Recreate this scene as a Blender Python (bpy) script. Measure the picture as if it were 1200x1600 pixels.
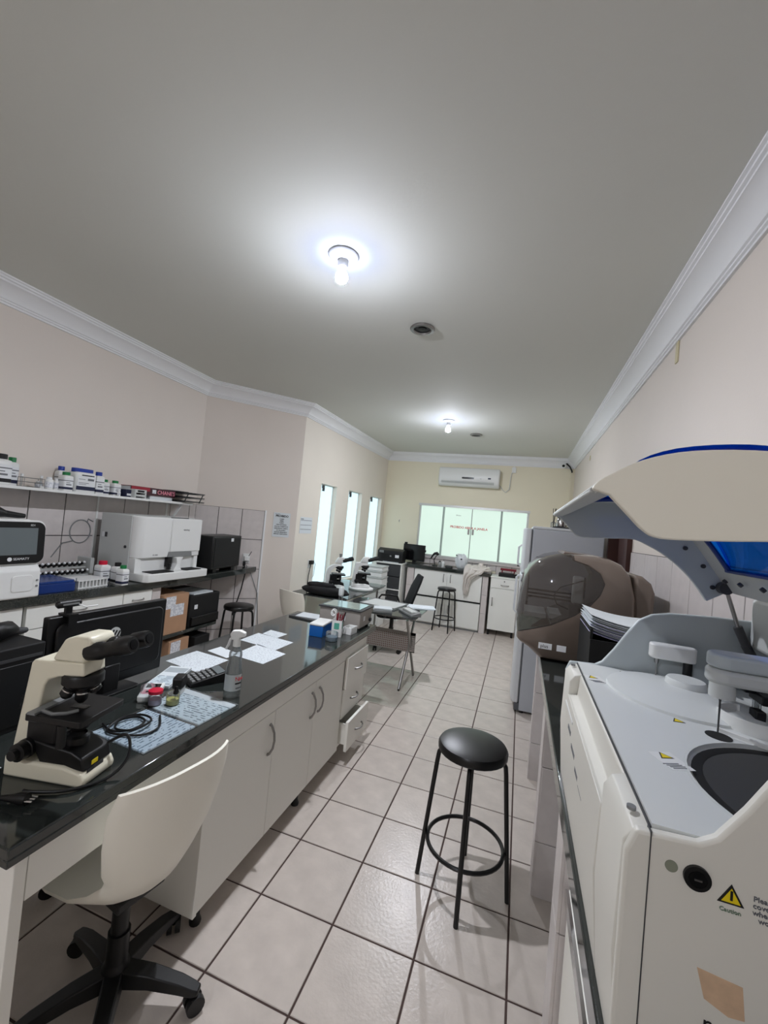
import bpy, bmesh, math, random
from mathutils import Matrix, Vector
random.seed(7)
R = math.radians
PI = math.pi
for o in list(bpy.data.objects):
    bpy.data.objects.remove(o)
scn = bpy.context.scene
C = scn.collection
# ------------------------------------------------------------------ camera
cam = bpy.data.objects.new('camera', bpy.data.cameras.new('camera'))
C.objects.link(cam)
right = Vector((0.94577049, 0.31071308, 0.09473948))
down = Vector((0.08164452, 0.05491489, -0.99514749))
fwd = Vector((-0.31440795, 0.94891609, 0.02656886))
m = Matrix((right, -down, -fwd)).transposed().to_4x4()
m.translation = (0.961, -1.334, 1.690)
cam.matrix_world = m
cam.data.sensor_fit = 'VERTICAL'
cam.data.sensor_height = 36.0
cam.data.lens = 652.05 / 1600 * 36.0
cam.data.clip_start = 0.02
scn.camera = cam
# ------------------------------------------------------------------ world, exposure
w = bpy.data.worlds.new('world'); scn.world = w; w.use_nodes = True
w.node_tree.nodes['Background'].inputs[0].default_value = (0.72, 0.82, 0.9, 1)
w.node_tree.nodes['Background'].inputs[1].default_value = 0.6
scn.view_settings.view_transform = 'Standard'
scn.view_settings.look = 'None'
scn.view_settings.gamma = 1.0
scn.view_settings.use_curve_mapping = False
scn.view_settings.exposure = 0.16
BULB = 5300.0        # radiance of a lit bulb's dome
PANE_SIDE = 1.08     # daylight behind the frosted slit windows
PANE_BACK = 0.80     # daylight behind the frosted sliding window

# ------------------------------------------------------------------ materials
MATS = {}
def lin(c):
    def f(v):
        v /= 255.0
        return v / 12.92 if v <= 0.04045 else ((v + 0.055) / 1.055) ** 2.4
    return (f(c[0]), f(c[1]), f(c[2]), 1)

def mat(key, col, rough=0.5, metal=0.0, var=0.0, scale=12.0, bump=0.0, bscale=60.0, alpha=1.0,
        trans=0.0, emit=0.0, ior=1.45, coat=0.0, objvar=0.0, spec=None, ecol=None, bdist=0.01):
    if key in MATS: return MATS[key]
    M = bpy.data.materials.new(key); M.use_nodes = True
    nt = M.node_tree; N = nt.nodes; L = nt.links
    b = N['Principled BSDF']
    b.inputs['Base Color'].default_value = lin(col)
    b.inputs['Roughness'].default_value = rough
    b.inputs['Metallic'].default_value = metal
    b.inputs['IOR'].default_value = ior
    if spec is not None: b.inputs['Specular IOR Level'].default_value = spec
    b.inputs['Alpha'].default_value = alpha
    b.inputs['Transmission Weight'].default_value = trans
    b.inputs['Coat Weight'].default_value = coat
    if emit:
        b.inputs['Emission Color'].default_value = lin(ecol or col)
        b.inputs['Emission Strength'].default_value = emit
    tc = N.new('ShaderNodeTexCoord')
    src = None
    if var:
        n = N.new('ShaderNodeTexNoise'); n.inputs['Scale'].default_value = scale
        n.inputs['Detail'].default_value = 6
        L.new(tc.outputs['Object'], n.inputs['Vector'])
        r = N.new('ShaderNodeMapRange')
        r.inputs[1].default_value = 0.3; r.inputs[2].default_value = 0.7
        r.inputs[3].default_value = 1 - var; r.inputs[4].default_value = 1 + var
        L.new(n.outputs['Fac'], r.inputs[0])
        src = r.outputs[0]
    if objvar:
        oi = N.new('ShaderNodeObjectInfo')
        r2 = N.new('ShaderNodeMapRange')
        r2.inputs[3].default_value = 1 - objvar; r2.inputs[4].default_value = 1 + objvar
        L.new(oi.outputs['Random'], r2.inputs[0])
        if src:
            mu = N.new('ShaderNodeMath'); mu.operation = 'MULTIPLY'
            L.new(src, mu.inputs[0]); L.new(r2.outputs[0], mu.inputs[1]); src = mu.outputs[0]
        else: src = r2.outputs[0]
    if src:
        vm = N.new('ShaderNodeVectorMath'); vm.operation = 'SCALE'
        vm.inputs[0].default_value = lin(col)[:3]
        L.new(src, vm.inputs['Scale']); L.new(vm.outputs[0], b.inputs['Base Color'])
    if bump:
        n2 = N.new('ShaderNodeTexNoise'); n2.inputs['Scale'].default_value = bscale
        n2.inputs['Detail'].default_value = 4
        L.new(tc.outputs['Object'], n2.inputs['Vector'])
        bp = N.new('ShaderNodeBump'); bp.inputs['Strength'].default_value = bump
        bp.inputs['Distance'].default_value = bdist
        L.new(n2.outputs['Fac'], bp.inputs['Height']); L.new(bp.outputs[0], b.inputs['Normal'])
    MATS[key] = M
    return M

def mat_print(key, paper, ink, axis, lscale, dens=0.55, wscale=90.0):
    """paper with rows of printed marks: wave rows broken up by noise, flat print only"""
    if key in MATS: return MATS[key]
    M = mat(key, paper, 0.75)
    nt = M.node_tree; N = nt.nodes; L = nt.links; b = N['Principled BSDF']
    tc = N.new('ShaderNodeTexCoord')
    wv = N.new('ShaderNodeTexWave'); wv.bands_direction = axis; wv.inputs['Scale'].default_value = lscale
    L.new(tc.outputs['Object'], wv.inputs['Vector'])
    ns = N.new('ShaderNodeTexNoise'); ns.inputs['Scale'].default_value = wscale; ns.inputs['Detail'].default_value = 2
    L.new(tc.outputs['Object'], ns.inputs['Vector'])
    g1 = N.new('ShaderNodeMath'); g1.operation = 'GREATER_THAN'; g1.inputs[1].default_value = 0.6
    g2 = N.new('ShaderNodeMath'); g2.operation = 'GREATER_THAN'; g2.inputs[1].default_value = dens
    L.new(wv.outputs['Fac'], g1.inputs[0]); L.new(ns.outputs['Fac'], g2.inputs[0])
    mu = N.new('ShaderNodeMath'); mu.operation = 'MULTIPLY'
    L.new(g1.outputs[0], mu.inputs[0]); L.new(g2.outputs[0], mu.inputs[1])
    mx = N.new('ShaderNodeMix'); mx.data_type = 'RGBA'
    mx.inputs[6].default_value = lin(paper); mx.inputs[7].default_value = lin(ink)
    L.new(mu.outputs[0], mx.inputs[0]); L.new(mx.outputs[2], b.inputs['Base Color'])
    return M

WALLP = mat('wall_paint_pink', (221, 212, 203), 0.55, var=0.015, scale=2, bump=0.05, bscale=90)
WALLC = mat('wall_paint_cream', (231, 224, 200), 0.55, var=0.015, scale=2, bump=0.05, bscale=90)
WALLM = mat('wall_paint_pale', (226, 219, 207), 0.55, var=0.015, scale=2, bump=0.05, bscale=90)
CEIL = mat('ceiling_paint', (214, 215, 208), 0.8, var=0.012, scale=1.2, bump=0.04, bscale=40)
TRIM = mat('plaster_white', (232, 233, 234), 0.6)
GROUT = mat('grout_brown', (74, 58, 54), 0.9)
FTILE = mat('floor_tile', (201, 191, 182), 0.26, var=0.085, scale=9, bump=0.28, bscale=70, objvar=0.03, bdist=0.004)
WGROUT = mat('wall_grout', (70, 66, 64), 0.9)
WTILE = mat('wall_tile', (208, 201, 198), 0.3, var=0.05, scale=14, objvar=0.025)
GRAN = mat('black_granite', (42, 46, 44), 0.07, var=0.08, scale=160, ior=1.68)
LAM = mat('white_laminate', (240, 238, 230), 0.45)
LAMB = mat('white_laminate_bright', (234, 235, 230), 0.42)
CHROME = mat('chrome', (200, 200, 200), 0.18, 1.0)
STEEL = mat('brushed_steel', (150, 148, 146), 0.35, 1.0)
BLK = mat('black_plastic', (14, 14, 15), 0.42)
BLKM = mat('black_matte', (12, 12, 13), 0.7)
BLKG = mat('black_gloss', (12, 12, 13), 0.15)
LEATH = mat('black_vinyl', (17, 17, 18), 0.3, bump=0.05, bscale=300)
TUBE = mat('black_tube_paint', (16, 16, 17), 0.32)
WPL = mat('white_plastic', (228, 229, 227), 0.35)
SHELL = mat('cream_shell_plastic', (243, 239, 226), 0.4)
CREAM = mat('cream_plastic', (230, 225, 204), 0.35)
LIDC = mat('body_cream', (222, 220, 211), 0.4)
LIDY = mat('lid_cream', (241, 238, 224), 0.4)
GREYP = mat('grey_plastic', (128, 130, 130), 0.45)
LGREY = mat('light_grey_plastic', (196, 199, 197), 0.4)
BGREY = mat('blue_grey_plastic', (182, 190, 192), 0.4)
DECK = mat('deck_plastic', (216, 219, 217), 0.35)
DGREY = mat('dark_grey_plastic', (62, 63, 65), 0.5)
BOWL = mat('bowl_charcoal', (54, 54, 55), 0.6)
BLUEP = mat('blue_plastic', (16, 92, 170), 0.35)
BLUED = mat('dark_blue_plastic', (22, 52, 118), 0.4)
NAVY = mat('navy_print', (26, 32, 62), 0.5)
GREEN = mat('green_cap', (26, 120, 66), 0.4)
BCAP = mat('blue_cap', (28, 56, 150), 0.4)
REDC = mat('red_cap', (200, 26, 58), 0.4)
REDT = mat('red_print', (214, 40, 52), 0.6)
PINKT = mat('pink_print', (244, 150, 170), 0.6)
BROWN = mat('taupe_gloss', (118, 106, 97), 0.14)
SMOKE = mat('smoked_acrylic', (74, 67, 61), 0.04, alpha=0.64)
def clear(key, tint, k=0.9, rough=0.03, haze=0.0):
    M = bpy.data.materials.new(key); M.use_nodes = True
    nt = M.node_tree; N = nt.nodes; L = nt.links
    N.remove(N['Principled BSDF']); out = N['Material Output']
    tr = N.new('ShaderNodeBsdfTransparent'); tr.inputs[0].default_value = lin(tint)
    gl = N.new('ShaderNodeBsdfGlossy'); gl.inputs['Roughness'].default_value = rough
    fr = N.new('ShaderNodeFresnel'); fr.inputs['IOR'].default_value = 1.45
    mu = N.new('ShaderNodeMath'); mu.operation = 'MULTIPLY'; mu.inputs[1].default_value = k; L.new(fr.outputs[0], mu.inputs[0])
    df = N.new('ShaderNodeBsdfDiffuse'); df.inputs[0].default_value = (0.85, 0.88, 0.88, 1)
    m0 = N.new('ShaderNodeMixShader'); m0.inputs[0].default_value = haze; L.new(tr.outputs[0], m0.inputs[1]); L.new(df.outputs[0], m0.inputs[2])
    mx = N.new('ShaderNodeMixShader'); L.new(mu.outputs[0], mx.inputs[0]); L.new(m0.outputs[0], mx.inputs[1]); L.new(gl.outputs[0], mx.inputs[2])
    L.new(mx.outputs[0], out.inputs['Surface']); MATS[key] = M
    return M
BLUEW = clear('blue_acrylic', (70, 168, 238), 0.6)
GLASS = clear('clear_glass', (253, 254, 254), 0.8)
TGLASS = clear('desk_glass', (196, 216, 210), 1.0, haze=0.06)
CLEARP = clear('clear_plastic', (240, 243, 244), 0.8, 0.06, 0.07)
LIQ = clear('clear_liquid', (236, 240, 240), 0.3, 0.05, 0.03)
PAPER = mat('white_paper', (212, 218, 221), 0.8)
PRINT = mat_print('printed_paper', (210, 217, 221), (168, 174, 182), 'Y', 26)
PRINTX = mat_print('printed_paper_cross', (210, 217, 221), (168, 174, 182), 'X', 26)
SHEETB = mat_print('bluish_form', (200, 215, 226), (120, 136, 154), 'X', 22, 0.5, 60)
SHEETC = mat_print('grey_form', (198, 210, 216), (112, 124, 134), 'Y', 21, 0.5, 48)
LABEL = mat_print('bottle_label', (226, 228, 232), (150, 156, 170), 'Z', 60, 0.5, 60)
CARD = mat('cardboard', (176, 138, 108), 0.85, var=0.04)
LABW = mat('label_white', (226, 228, 230), 0.6)
INK = mat('black_ink', (22, 22, 24), 0.7)
INKG = mat('grey_ink', (110, 112, 116), 0.7)
YEL = mat('warning_yellow', (232, 208, 30), 0.5)
TAPE = mat('tape_residue', (206, 176, 146), 0.6, var=0.1, scale=60)
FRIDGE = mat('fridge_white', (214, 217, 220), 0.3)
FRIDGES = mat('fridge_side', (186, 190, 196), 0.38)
GASK = mat('gasket_grey', (92, 94, 98), 0.7)
CLOTH = mat('cloth_white', (216, 210, 202), 0.9, bump=0.1, bscale=120)
BAGP = mat('bag_plastic', (228, 232, 236), 0.25, alpha=0.75)
WOODD = mat('dark_wood', (58, 30, 24), 0.5, var=0.15, scale=5)
IVORY = mat('ivory_plate', (206, 196, 160), 0.5)
ALU = mat('aluminium_frame', (206, 208, 206), 0.35, 0.4)
HOLEDARK = mat('hole_darkness_brown', (116, 74, 66), 0.7)  # brown painted for the dark floor behind the perforated panel
SCREEN = mat('lcd_grey', (104, 112, 114), 0.3)
BURG = mat('burgundy', (124, 24, 40), 0.5)
MESH = mat('black_fabric', (16, 16, 18), 0.9)
AMBER = mat('yellow_liquid', (190, 186, 110), 0.2)

def pane_mat(key, col, strength):
    M = mat(key, (120, 124, 122), 0.45, emit=strength, ecol=col)
    nt = M.node_tree; N = nt.nodes; L = nt.links
    b = N['Principled BSDF']
    tc = N.new('ShaderNodeTexCoord'); n = N.new('ShaderNodeTexNoise'); n.inputs['Scale'].default_value = 1.1
    L.new(tc.outputs['Object'], n.inputs['Vector'])
    r = N.new('ShaderNodeMapRange'); r.inputs[3].default_value = strength * 0.9; r.inputs[4].default_value = strength * 1.1
    L.new(n.outputs['Fac'], r.inputs[0]); L.new(r.outputs[0], b.inputs['Emission Strength'])
    return M
PANES = pane_mat('frosted_pane_daylight', (208, 240, 250), PANE_SIDE)
PANEB = pane_mat('frosted_pane_greenish', (218, 243, 228), PANE_BACK)
BULBM = mat('lit_bulb', (255, 255, 255), 0.3, emit=BULB, ecol=(243, 246, 255))
BULBN = mat('lit_bulb_neck', (255, 255, 255), 0.3, emit=70.0, ecol=(205, 216, 255))

# ------------------------------------------------------------------ mesh helpers
def smooth_curve(p, n=4):
    out = []
    for i in range(len(p) - 1):
        p0, p1, p2, p3 = p[max(i - 1, 0)], p[i], p[i + 1], p[min(i + 2, len(p) - 1)]
        for k in range(n):
            u = k / n
            out.append(tuple(0.5 * (2 * b + (c - a) * u + (2 * a - 5 * b + 4 * c - d_) * u * u + (3 * b - a - 3 * c + d_) * u ** 3) for a, b, c, d_ in zip(p0, p1, p2, p3)))
    return out + [p[-1]]
class MB:
    def __init__(s): s.v = []; s.f = []; s.M = Matrix.Identity(4)
    def add(s, vs, fs):
        k = len(s.v)
        s.v += [tuple(s.M @ Vector(p)) for p in vs]
        s.f += [tuple(i + k for i in f) for f in fs]
        return s
    def at(s, loc=(0, 0, 0), rz=0, rx=0, ry=0):
        s.M = Matrix.Translation(loc) @ Matrix.Rotation(rz, 4, 'Z') @ Matrix.Rotation(ry, 4, 'Y') @ Matrix.Rotation(rx, 4, 'X')
        return s
    def box(s, x0, x1, y0, y1, z0, z1):
        return s.add([(x0, y0, z0), (x1, y0, z0), (x1, y1, z0), (x0, y1, z0), (x0, y0, z1), (x1, y0, z1), (x1, y1, z1), (x0, y1, z1)],
                     [(0, 3, 2, 1), (4, 5, 6, 7), (0, 1, 5, 4), (1, 2, 6, 5), (2, 3, 7, 6), (3, 0, 4, 7)])
    def prism(s, poly, axis, a, b):
        n = len(poly)
        def P(p, t):
            return {'x': (t, p[0], p[1]), 'y': (p[0], t, p[1]), 'z': (p[0], p[1], t)}[axis]
        return s.add([P(p, a) for p in poly] + [P(p, b) for p in poly],
                     [tuple(range(n))[::-1], tuple(range(n, 2 * n))] + [(i, (i + 1) % n, n + (i + 1) % n, n + i) for i in range(n)])
    def loft(s, rings, caps=True):
        n = len(rings[0]); vs = [p for r in rings for p in r]; fs = []
        for k in range(len(rings) - 1):
            for i in range(n):
                j = (i + 1) % n
                fs.append((k * n + i, k * n + j, (k + 1) * n + j, (k + 1) * n + i))
        if caps:
            fs.append(tuple(range(n))[::-1]); q = (len(rings) - 1) * n; fs.append(tuple(range(q, q + n)))
        return s.add(vs, fs)
    def tube(s, pts, r, n=8, closed=False):
        pts = [Vector(p) for p in pts]; rings = []
        rr = r if isinstance(r, (list, tuple)) else [r] * len(pts)
        prev = None
        for i, p in enumerate(pts):
            if closed: d = pts[(i + 1) % len(pts)] - pts[i - 1]
            else: d = pts[min(i + 1, len(pts) - 1)] - pts[max(i - 1, 0)]
            if d.length < 1e-9: d = Vector((0, 0, 1))
            d.normalize()
            if prev is None:
                u = d.orthogonal().normalized()
            else:
                u = prev - d * prev.dot(d)
                u = u.normalized() if u.length > 1e-6 else d.orthogonal().normalized()
            prev = u; q = d.cross(u)
            rings.append([tuple(p + (u * math.cos(2 * PI * k / n) + q * math.sin(2 * PI * k / n)) * rr[i]) for k in range(n)])
        if closed:
            m_ = len(rings); vs = [p for g in rings for p in g]; fs = []
            for k in range(m_):
                k2 = (k + 1) % m_
                for i in range(n):
                    j = (i + 1) % n
                    fs.append((k * n + i, k * n + j, k2 * n + j, k2 * n + i))
            return s.add(vs, fs)
        return s.loft(rings)
    def cyl(s, p0, p1, r0, r1=None, n=16):
        return s.tube([p0, p1], [r0, r0 if r1 is None else r1], n)
    def lathe(s, prof, c=(0, 0, 0), n=24, caps=True):
        rings = [[(c[0] + r * math.cos(2 * PI * k / n), c[1] + r * math.sin(2 * PI * k / n), c[2] + z) for k in range(n)] for r, z in prof]
        return s.loft(rings, caps)
    def disc(s, c, r, h=0.0012, n=36): return s.lathe([(r, 0), (r, h), (0.0005, h)], c, n)
    def ell(s, c, rad, n=14, m_=8):
        prof = []
        rings = []
        for j in range(m_ + 1):
            a = -PI / 2 + PI * j / m_
            cr = max(math.cos(a), 0.02)
            rings.append([(c[0] + rad[0] * cr * math.cos(2 * PI * k / n), c[1] + rad[1] * cr * math.sin(2 * PI * k / n), c[2] + rad[2] * math.sin(a)) for k in range(n)])
        return s.loft(rings)
    def quad(s, a, b, c_, d): return s.add([a, b, c_, d], [(0, 1, 2, 3)])
    def build(s, name, material, parent=None, loc=(0, 0, 0), rz=0, bev=0.0, seg=2, w=False, smooth=40):
        me = bpy.data.meshes.new(name)
        v = s.v
        if w and parent is not None:
            p = parent
            off = Vector((0, 0, 0))
            while p is not None: off += p.location; p = p.parent
            v = [tuple(Vector(q) - off) for q in v]
        elif w:
            v = [tuple(Vector(q) - Vector(loc)) for q in v]
        me.from_pydata(v, [], s.f)
        bm = bmesh.new(); bm.from_mesh(me)
        bmesh.ops.recalc_face_normals(bm, faces=bm.faces)
        bm.to_mesh(me); bm.free()
        me.materials.append(material)
        for p in me.polygons: p.use_smooth = True
        me.set_sharp_from_angle(angle=R(smooth))
        o = bpy.data.objects.new(name, me); C.objects.link(o)
        o.location = loc; o.rotation_euler = (0, 0, rz)
        if parent is not None: o.parent = parent
        if bev:
            md = o.modifiers.new('bevel', 'BEVEL'); md.width = bev; md.segments = seg
            md.limit_method = 'ANGLE'; md.angle_limit = R(35)
        return o

def B(*a): return MB().box(*a)
def thing(name, label, cat, loc=(0, 0, 0), rz=0, group=None):
    o = bpy.data.objects.new(name, None); C.objects.link(o)
    o.empty_display_size = 0.05
    o.location = loc; o.rotation_euler = (0, 0, rz); o['label'] = label; o['category'] = cat
    if group: o['group'] = group
    return o
def tag(o, label, cat, group=None):
    o['label'] = label; o['category'] = cat
    if group: o['group'] = group
    return o
def struct(o): o['kind'] = 'structure'; return o
def kids(o): return [c for c in bpy.data.objects if c.parent is o]
def copy_tree(o, parent=None):
    c = o.copy(); C.objects.link(c); c.parent = parent
    for ch in kids(o): copy_tree(ch, c)
    return c
def text(s, size, loc, rot, material, parent, name='lettering', depth=0.0006, w=False, align='LEFT', sx=1.0, bold=0.0):
    cu = bpy.data.curves.new('t', 'FONT'); cu.body = s; cu.size = size; cu.extrude = depth; cu.offset = bold
    cu.align_x = align; cu.resolution_u = 3
    to = bpy.data.objects.new('t', cu); C.objects.link(to)
    dg = bpy.context.evaluated_depsgraph_get()
    me = bpy.data.meshes.new_from_object(to.evaluated_get(dg))
    bpy.data.objects.remove(to)
    me.materials.clear(); me.materials.append(material)
    o = bpy.data.objects.new(name, me); C.objects.link(o)
    if w and parent is not None:
        p = parent; off = Vector((0, 0, 0))
        while p is not None: off += p.location; p = p.parent
        loc = tuple(Vector(loc) - off)
    o.location = loc; o.rotation_euler = rot; o.scale = (sx, 1, 1)
    o.parent = parent
    return o
FX = (R(90), 0, R(90))      # lettering on a face that looks along +x
FNX = (R(90), 0, R(-90))    # ... along -x
FNY = (R(90), 0, 0)         # ... along -y
def rrect(x0, x1, y0, y1, r, n=5):
    pts = []
    for cx, cy, a0 in ((x1 - r, y1 - r, 0), (x0 + r, y1 - r, 90), (x0 + r, y0 + r, 180), (x1 - r, y0 + r, 270)):
        for k in range(n + 1):
            a = R(a0 + 90 * k / n); pts.append((cx + r * math.cos(a), cy + r * math.sin(a)))
    return pts
# ================================================================== THE ROOM
HC = 3.08
OUT = [Vector(p) for p in ((-2.50, -5.2), (-2.49, 2.42), (-1.70, 3.27), (-1.61, 6.40), (1.755, 6.45), (1.755, -5.2))]
NW = len(OUT)
def edge(i): return OUT[i], OUT[(i + 1) % NW]
def outn(i):
    a, b = edge(i); d = (b - a).normalized(); return Vector((-d.y, d.x))
def mitre(i, t):
    """outline corner i moved outward by t (inward for t < 0)"""
    n1, n2 = outn((i - 1) % NW), outn(i)
    k = 1 + n1.dot(n2)
    return OUT[i] + (n1 + n2) * (t / k)
def on_wall(i, s, z, t=0.0):
    a, b = edge(i); d = (b - a).normalized(); p = a + d * s + outn(i) * t
    return (p.x, p.y, z)
def ang(i):
    a, b = edge(i); return math.atan2(b.y - a.y, b.x - a.x)
def wall(name, i, material, holes=(), th=0.16):
    a, b = edge(i); ln = (b - a).length
    ss = sorted({0.0, ln} | {h[0] for h in holes} | {h[1] for h in holes})
    mb = MB()
    for s0, s1 in zip(ss[:-1], ss[1:]):
        sm = (s0 + s1) / 2
        zs = [(0.0, HC)]
        for h in holes:
            if h[0] < sm < h[1]:
                zs = [(z0, z1) for z0, z1 in ((0.0, h[2]), (h[3], HC)) if z1 - z0 > 1e-4]
        i0 = on_wall(i, s0, 0)[:2]; i1 = on_wall(i, s1, 0)[:2]
        o0 = tuple(mitre(i, th)) if s0 == 0 else on_wall(i, s0, 0, th)[:2]
        o1 = tuple(mitre((i + 1) % NW, th)) if s1 == ln else on_wall(i, s1, 0, th)[:2]
        for z0, z1 in zs: mb.prism([i0, i1, o1, o0], 'z', z0, z1)
    return struct(mb.build(name, material))
# slit windows, measured along the window wall
SLITS = [(0.555, 1.03), (1.46, 1.99), (2.38, 2.95)]
w_left = wall('wall_left', 0, WALLP)
w_diag = wall('wall_diagonal', 1, WALLP)
w_win = wall('wall_window', 2, WALLM, [(a, b, 0.74, 2.155) for a, b in SLITS])
BX0, BX1, BZ0, BZ1 = -0.905, 1.075, 1.155, 2.14
w_back = wall('wall_back', 3, WALLC, [(BX0 + 1.61, BX1 + 1.61, BZ0, BZ1)])
DY0, DY1 = 2.26, 2.93
w_right = wall('wall_right', 4, WALLP, [(6.45 - DY1, 6.45 - DY0, 0.0, 2.1)])
w_rear = wall('wall_rear', 5, WALLP)
floor = struct(MB().prism([tuple(mitre(i, 0.16)) for i in range(NW)], 'z', -0.1, -0.004).build('floor', GROUT))
ceil = struct(MB().prism([tuple(mitre(i, 0.16)) for i in range(NW)], 'z', HC, HC + 0.12).build('ceiling', CEIL))

# floor tiles: every tile near enough to be told apart is a piece of its own
T = 0.35
def inside(x, y):
    return -2.5 < x < 1.755 and y < 6.42 and not (y > 2.42 and x < -2.49 + (y - 2.42) * 0.93 and x < -1.62)
def tile_mesh(x0, x1, y0, y1, z0, z1, name='tile'):
    mb = MB(); c = 0.002
    g = 0.004
    x0 += g; x1 -= g; y0 += g; y1 -= g
    mb.loft([[(x0, y0, z0), (x1, y0, z0), (x1, y1, z0), (x0, y1, z0)],
             [(x0, y0, z1 - c), (x1, y0, z1 - c), (x1, y1, z1 - c), (x0, y1, z1 - c)],
             [(x0 + c, y0 + c, z1), (x1 - c, y0 + c, z1), (x1 - c, y1 - c, z1), (x0 + c, y1 - c, z1)]])
    return mb
proto = None; rest = MB()
for ix in range(-8, 6):
    for iy in range(-15, 19):
        x0, y0 = ix * T, iy * T
        x1, y1 = min(x0 + T, 1.752), min(y0 + T, 6.43)
        x0c = max(x0, -2.497)
        if x1 - x0c < 0.03 or y1 - y0 < 0.03: continue
        cx, cy = (x0c + x1) / 2, (y0 + y1) / 2
        if not inside(cx, cy): continue
        if iy < -3:
            q = tile_mesh(x0c, x1, max(y0, -5.19), y1, -0.004, 0.0)
            rest.add(q.v, q.f); continue
        full = abs(x1 - x0c - T) < 1e-4 and abs(y1 - y0 - T) < 1e-4
        if full and proto is not None:
            o = proto.copy(); C.objects.link(o); o.location = (x0, y0, 0)
        else:
            o = tile_mesh(0, x1 - x0c, 0, y1 - y0, -0.004, 0.0).build('tile', FTILE, floor, (x0c, y0, 0))
            if full: proto = o
o = rest.build('tile_field', FTILE, floor); o['kind'] = 'stuff'

# wall tiles
wt_cache = {}
def wall_tile(parent, i, s0, s1, z0, z1):
    a = ang(i)
    key = (round(s1 - s0, 3), round(z1 - z0, 3))
    p = on_wall(i, s0, z0)
    if key in wt_cache:
        o = wt_cache[key].copy(); C.objects.link(o); o.parent = parent; o.location = p; o.rotation_euler = (0, 0, a); return
    g = 0.0035; c = 0.0015; d = s1 - s0; h = z1 - z0
    mb = MB().loft([[(g, 0.0, g), (d - g, 0.0, g), (d - g, 0.0, h - g), (g, 0.0, h - g)],
                    [(g, -0.007, g), (d - g, -0.007, g), (d - g, -0.007, h - g), (g, -0.007, h - g)],
                    [(g + c, -0.0085, g + c), (d - g - c, -0.0085, g + c), (d - g - c, -0.0085, h - g - c), (g + c, -0.0085, h - g - c)]])
    wt_cache[key] = mb.build('tile', WTILE, parent, p, a)
def bed(parent, i, s0, s1, z0, z1):
    a = ang(i)
    B(0, s1 - s0, -0.004, 0.0, 0, z1 - z0).build('grout_bed', WGROUT, parent, on_wall(i, s0, z0), a)
def tiling(parent, i, s0, s1, z0, z1, sa=None, tw=0.26, th=0.35):
    """sa: where a vertical joint lies; rows are counted down from the top z1"""
    bed(parent, i, s0, s1, z0, z1)
    js = [s0]; s = (sa if sa is not None else s0)
    while s - tw > s0 + 0.01: s -= tw
    while s < s1 - 0.01:
        if s > s0 + 0.01: js.append(s)
        s += tw
    js.append(s1)
    zz = [z1]
    while zz[-1] - th > z0 + 0.02: zz.append(zz[-1] - th)
    zz.append(z0)
    for a, b in zip(js[:-1], js[1:]):
        for zt, zb in zip(zz[:-1], zz[1:]): wall_tile(parent, i, a, b, zb, zt)
# wainscot: left wall from in front of the camera's view to the corner, then the diagonal wall
tiling(w_left, 0, 5.2 - 0.6, 7.62, 0.30, 1.70, 5.2 + 0.765)
tiling(w_diag, 1, 0.0, 0.765, 0.0, 1.70, 0.245)
o = MB().prism([on_wall(1, 0.765, 0)[:2], on_wall(1, 0.785, 0)[:2], on_wall(1, 0.785, 0, -0.012)[:2], on_wall(1, 0.765, 0, -0.012)[:2]], 'z', 0.0, 1.708)
struct(o.build('trim_7', TRIM))
tiling(w_right, 4, 6.45 - 2.20, 6.45 + 0.9, 0.95, 1.65, 6.45 - 2.08)
tiling(w_back, 3, 0.68, 2.20, 1.02, 1.15, 0.74, 0.26, 0.13)
tiling(w_back, 3, 2.20, 3.0, 0.0, 1.15, 2.21)

# cornice, one mitred length for each wall
PROF = [(0.0, 2.925), (0.014, 2.925), (0.014, 2.938), (0.024, 2.942), (0.024, 2.952), (0.034, 2.956), (0.036, 2.968),
        (0.046, 2.985), (0.062, 3.004), (0.082, 3.022), (0.104, 3.034), (0.118, 3.038), (0.118, 3.050), (0.130, 3.054), (0.130, 3.066), (0.142, 3.070), (0.142, HC), (0.0, HC)]
for i in range(NW):
    r0 = []; r1 = []
    for d, z in PROF:
        q = mitre(i, -d); r0.append((q.x, q.y, z))
        q = mitre((i + 1) % NW, -d); r1.append((q.x, q.y, z))
    struct(MB().loft([r0, r1]).build('trim_%d' % (i + 1), TRIM, smooth=25))
struct(MB().prism([on_wall(4, 3.3, 0)[:2], on_wall(4, 3.52, 0)[:2], on_wall(4, 3.52, 0, -0.012)[:2], on_wall(4, 3.3, 0, -0.012)[:2]], 'z', 0.0, 0.08).build('baseboard_right', WTILE))

# frosted slit windows
wa = ang(2)
for k, (a, b) in enumerate(SLITS):
    wd = b - a; h = 2.155 - 0.74
    fr = struct(MB().box(0, 0.012, 0.060, 0.090, 0, h).box(wd - 0.012, wd, 0.060, 0.090, 0, h).box(0.012, wd - 0.012, 0.060, 0.090, 0, 0.012)
                .box(0.012, wd - 0.012, 0.060, 0.090, h - 0.012, h).build('window_%d' % (k + 1), ALU, None, on_wall(2, a, 0.74), wa))
    B(0.012, wd - 0.012, 0.070, 0.080, 0.012, h - 0.012).build('pane', PANES, fr)
    MB().box(wd * 0.30, wd * 0.40, 0.050, 0.070, h - 0.055, h - 0.012).box(wd * 0.33, wd * 0.37, 0.040, 0.070, h - 0.095, h - 0.05).build('pivot_latch', DGREY, fr)
    MB().box(-0.0, wd, -0.012, 0.060, -0.02, -0.001).build('sill', WALLC, fr)

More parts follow.
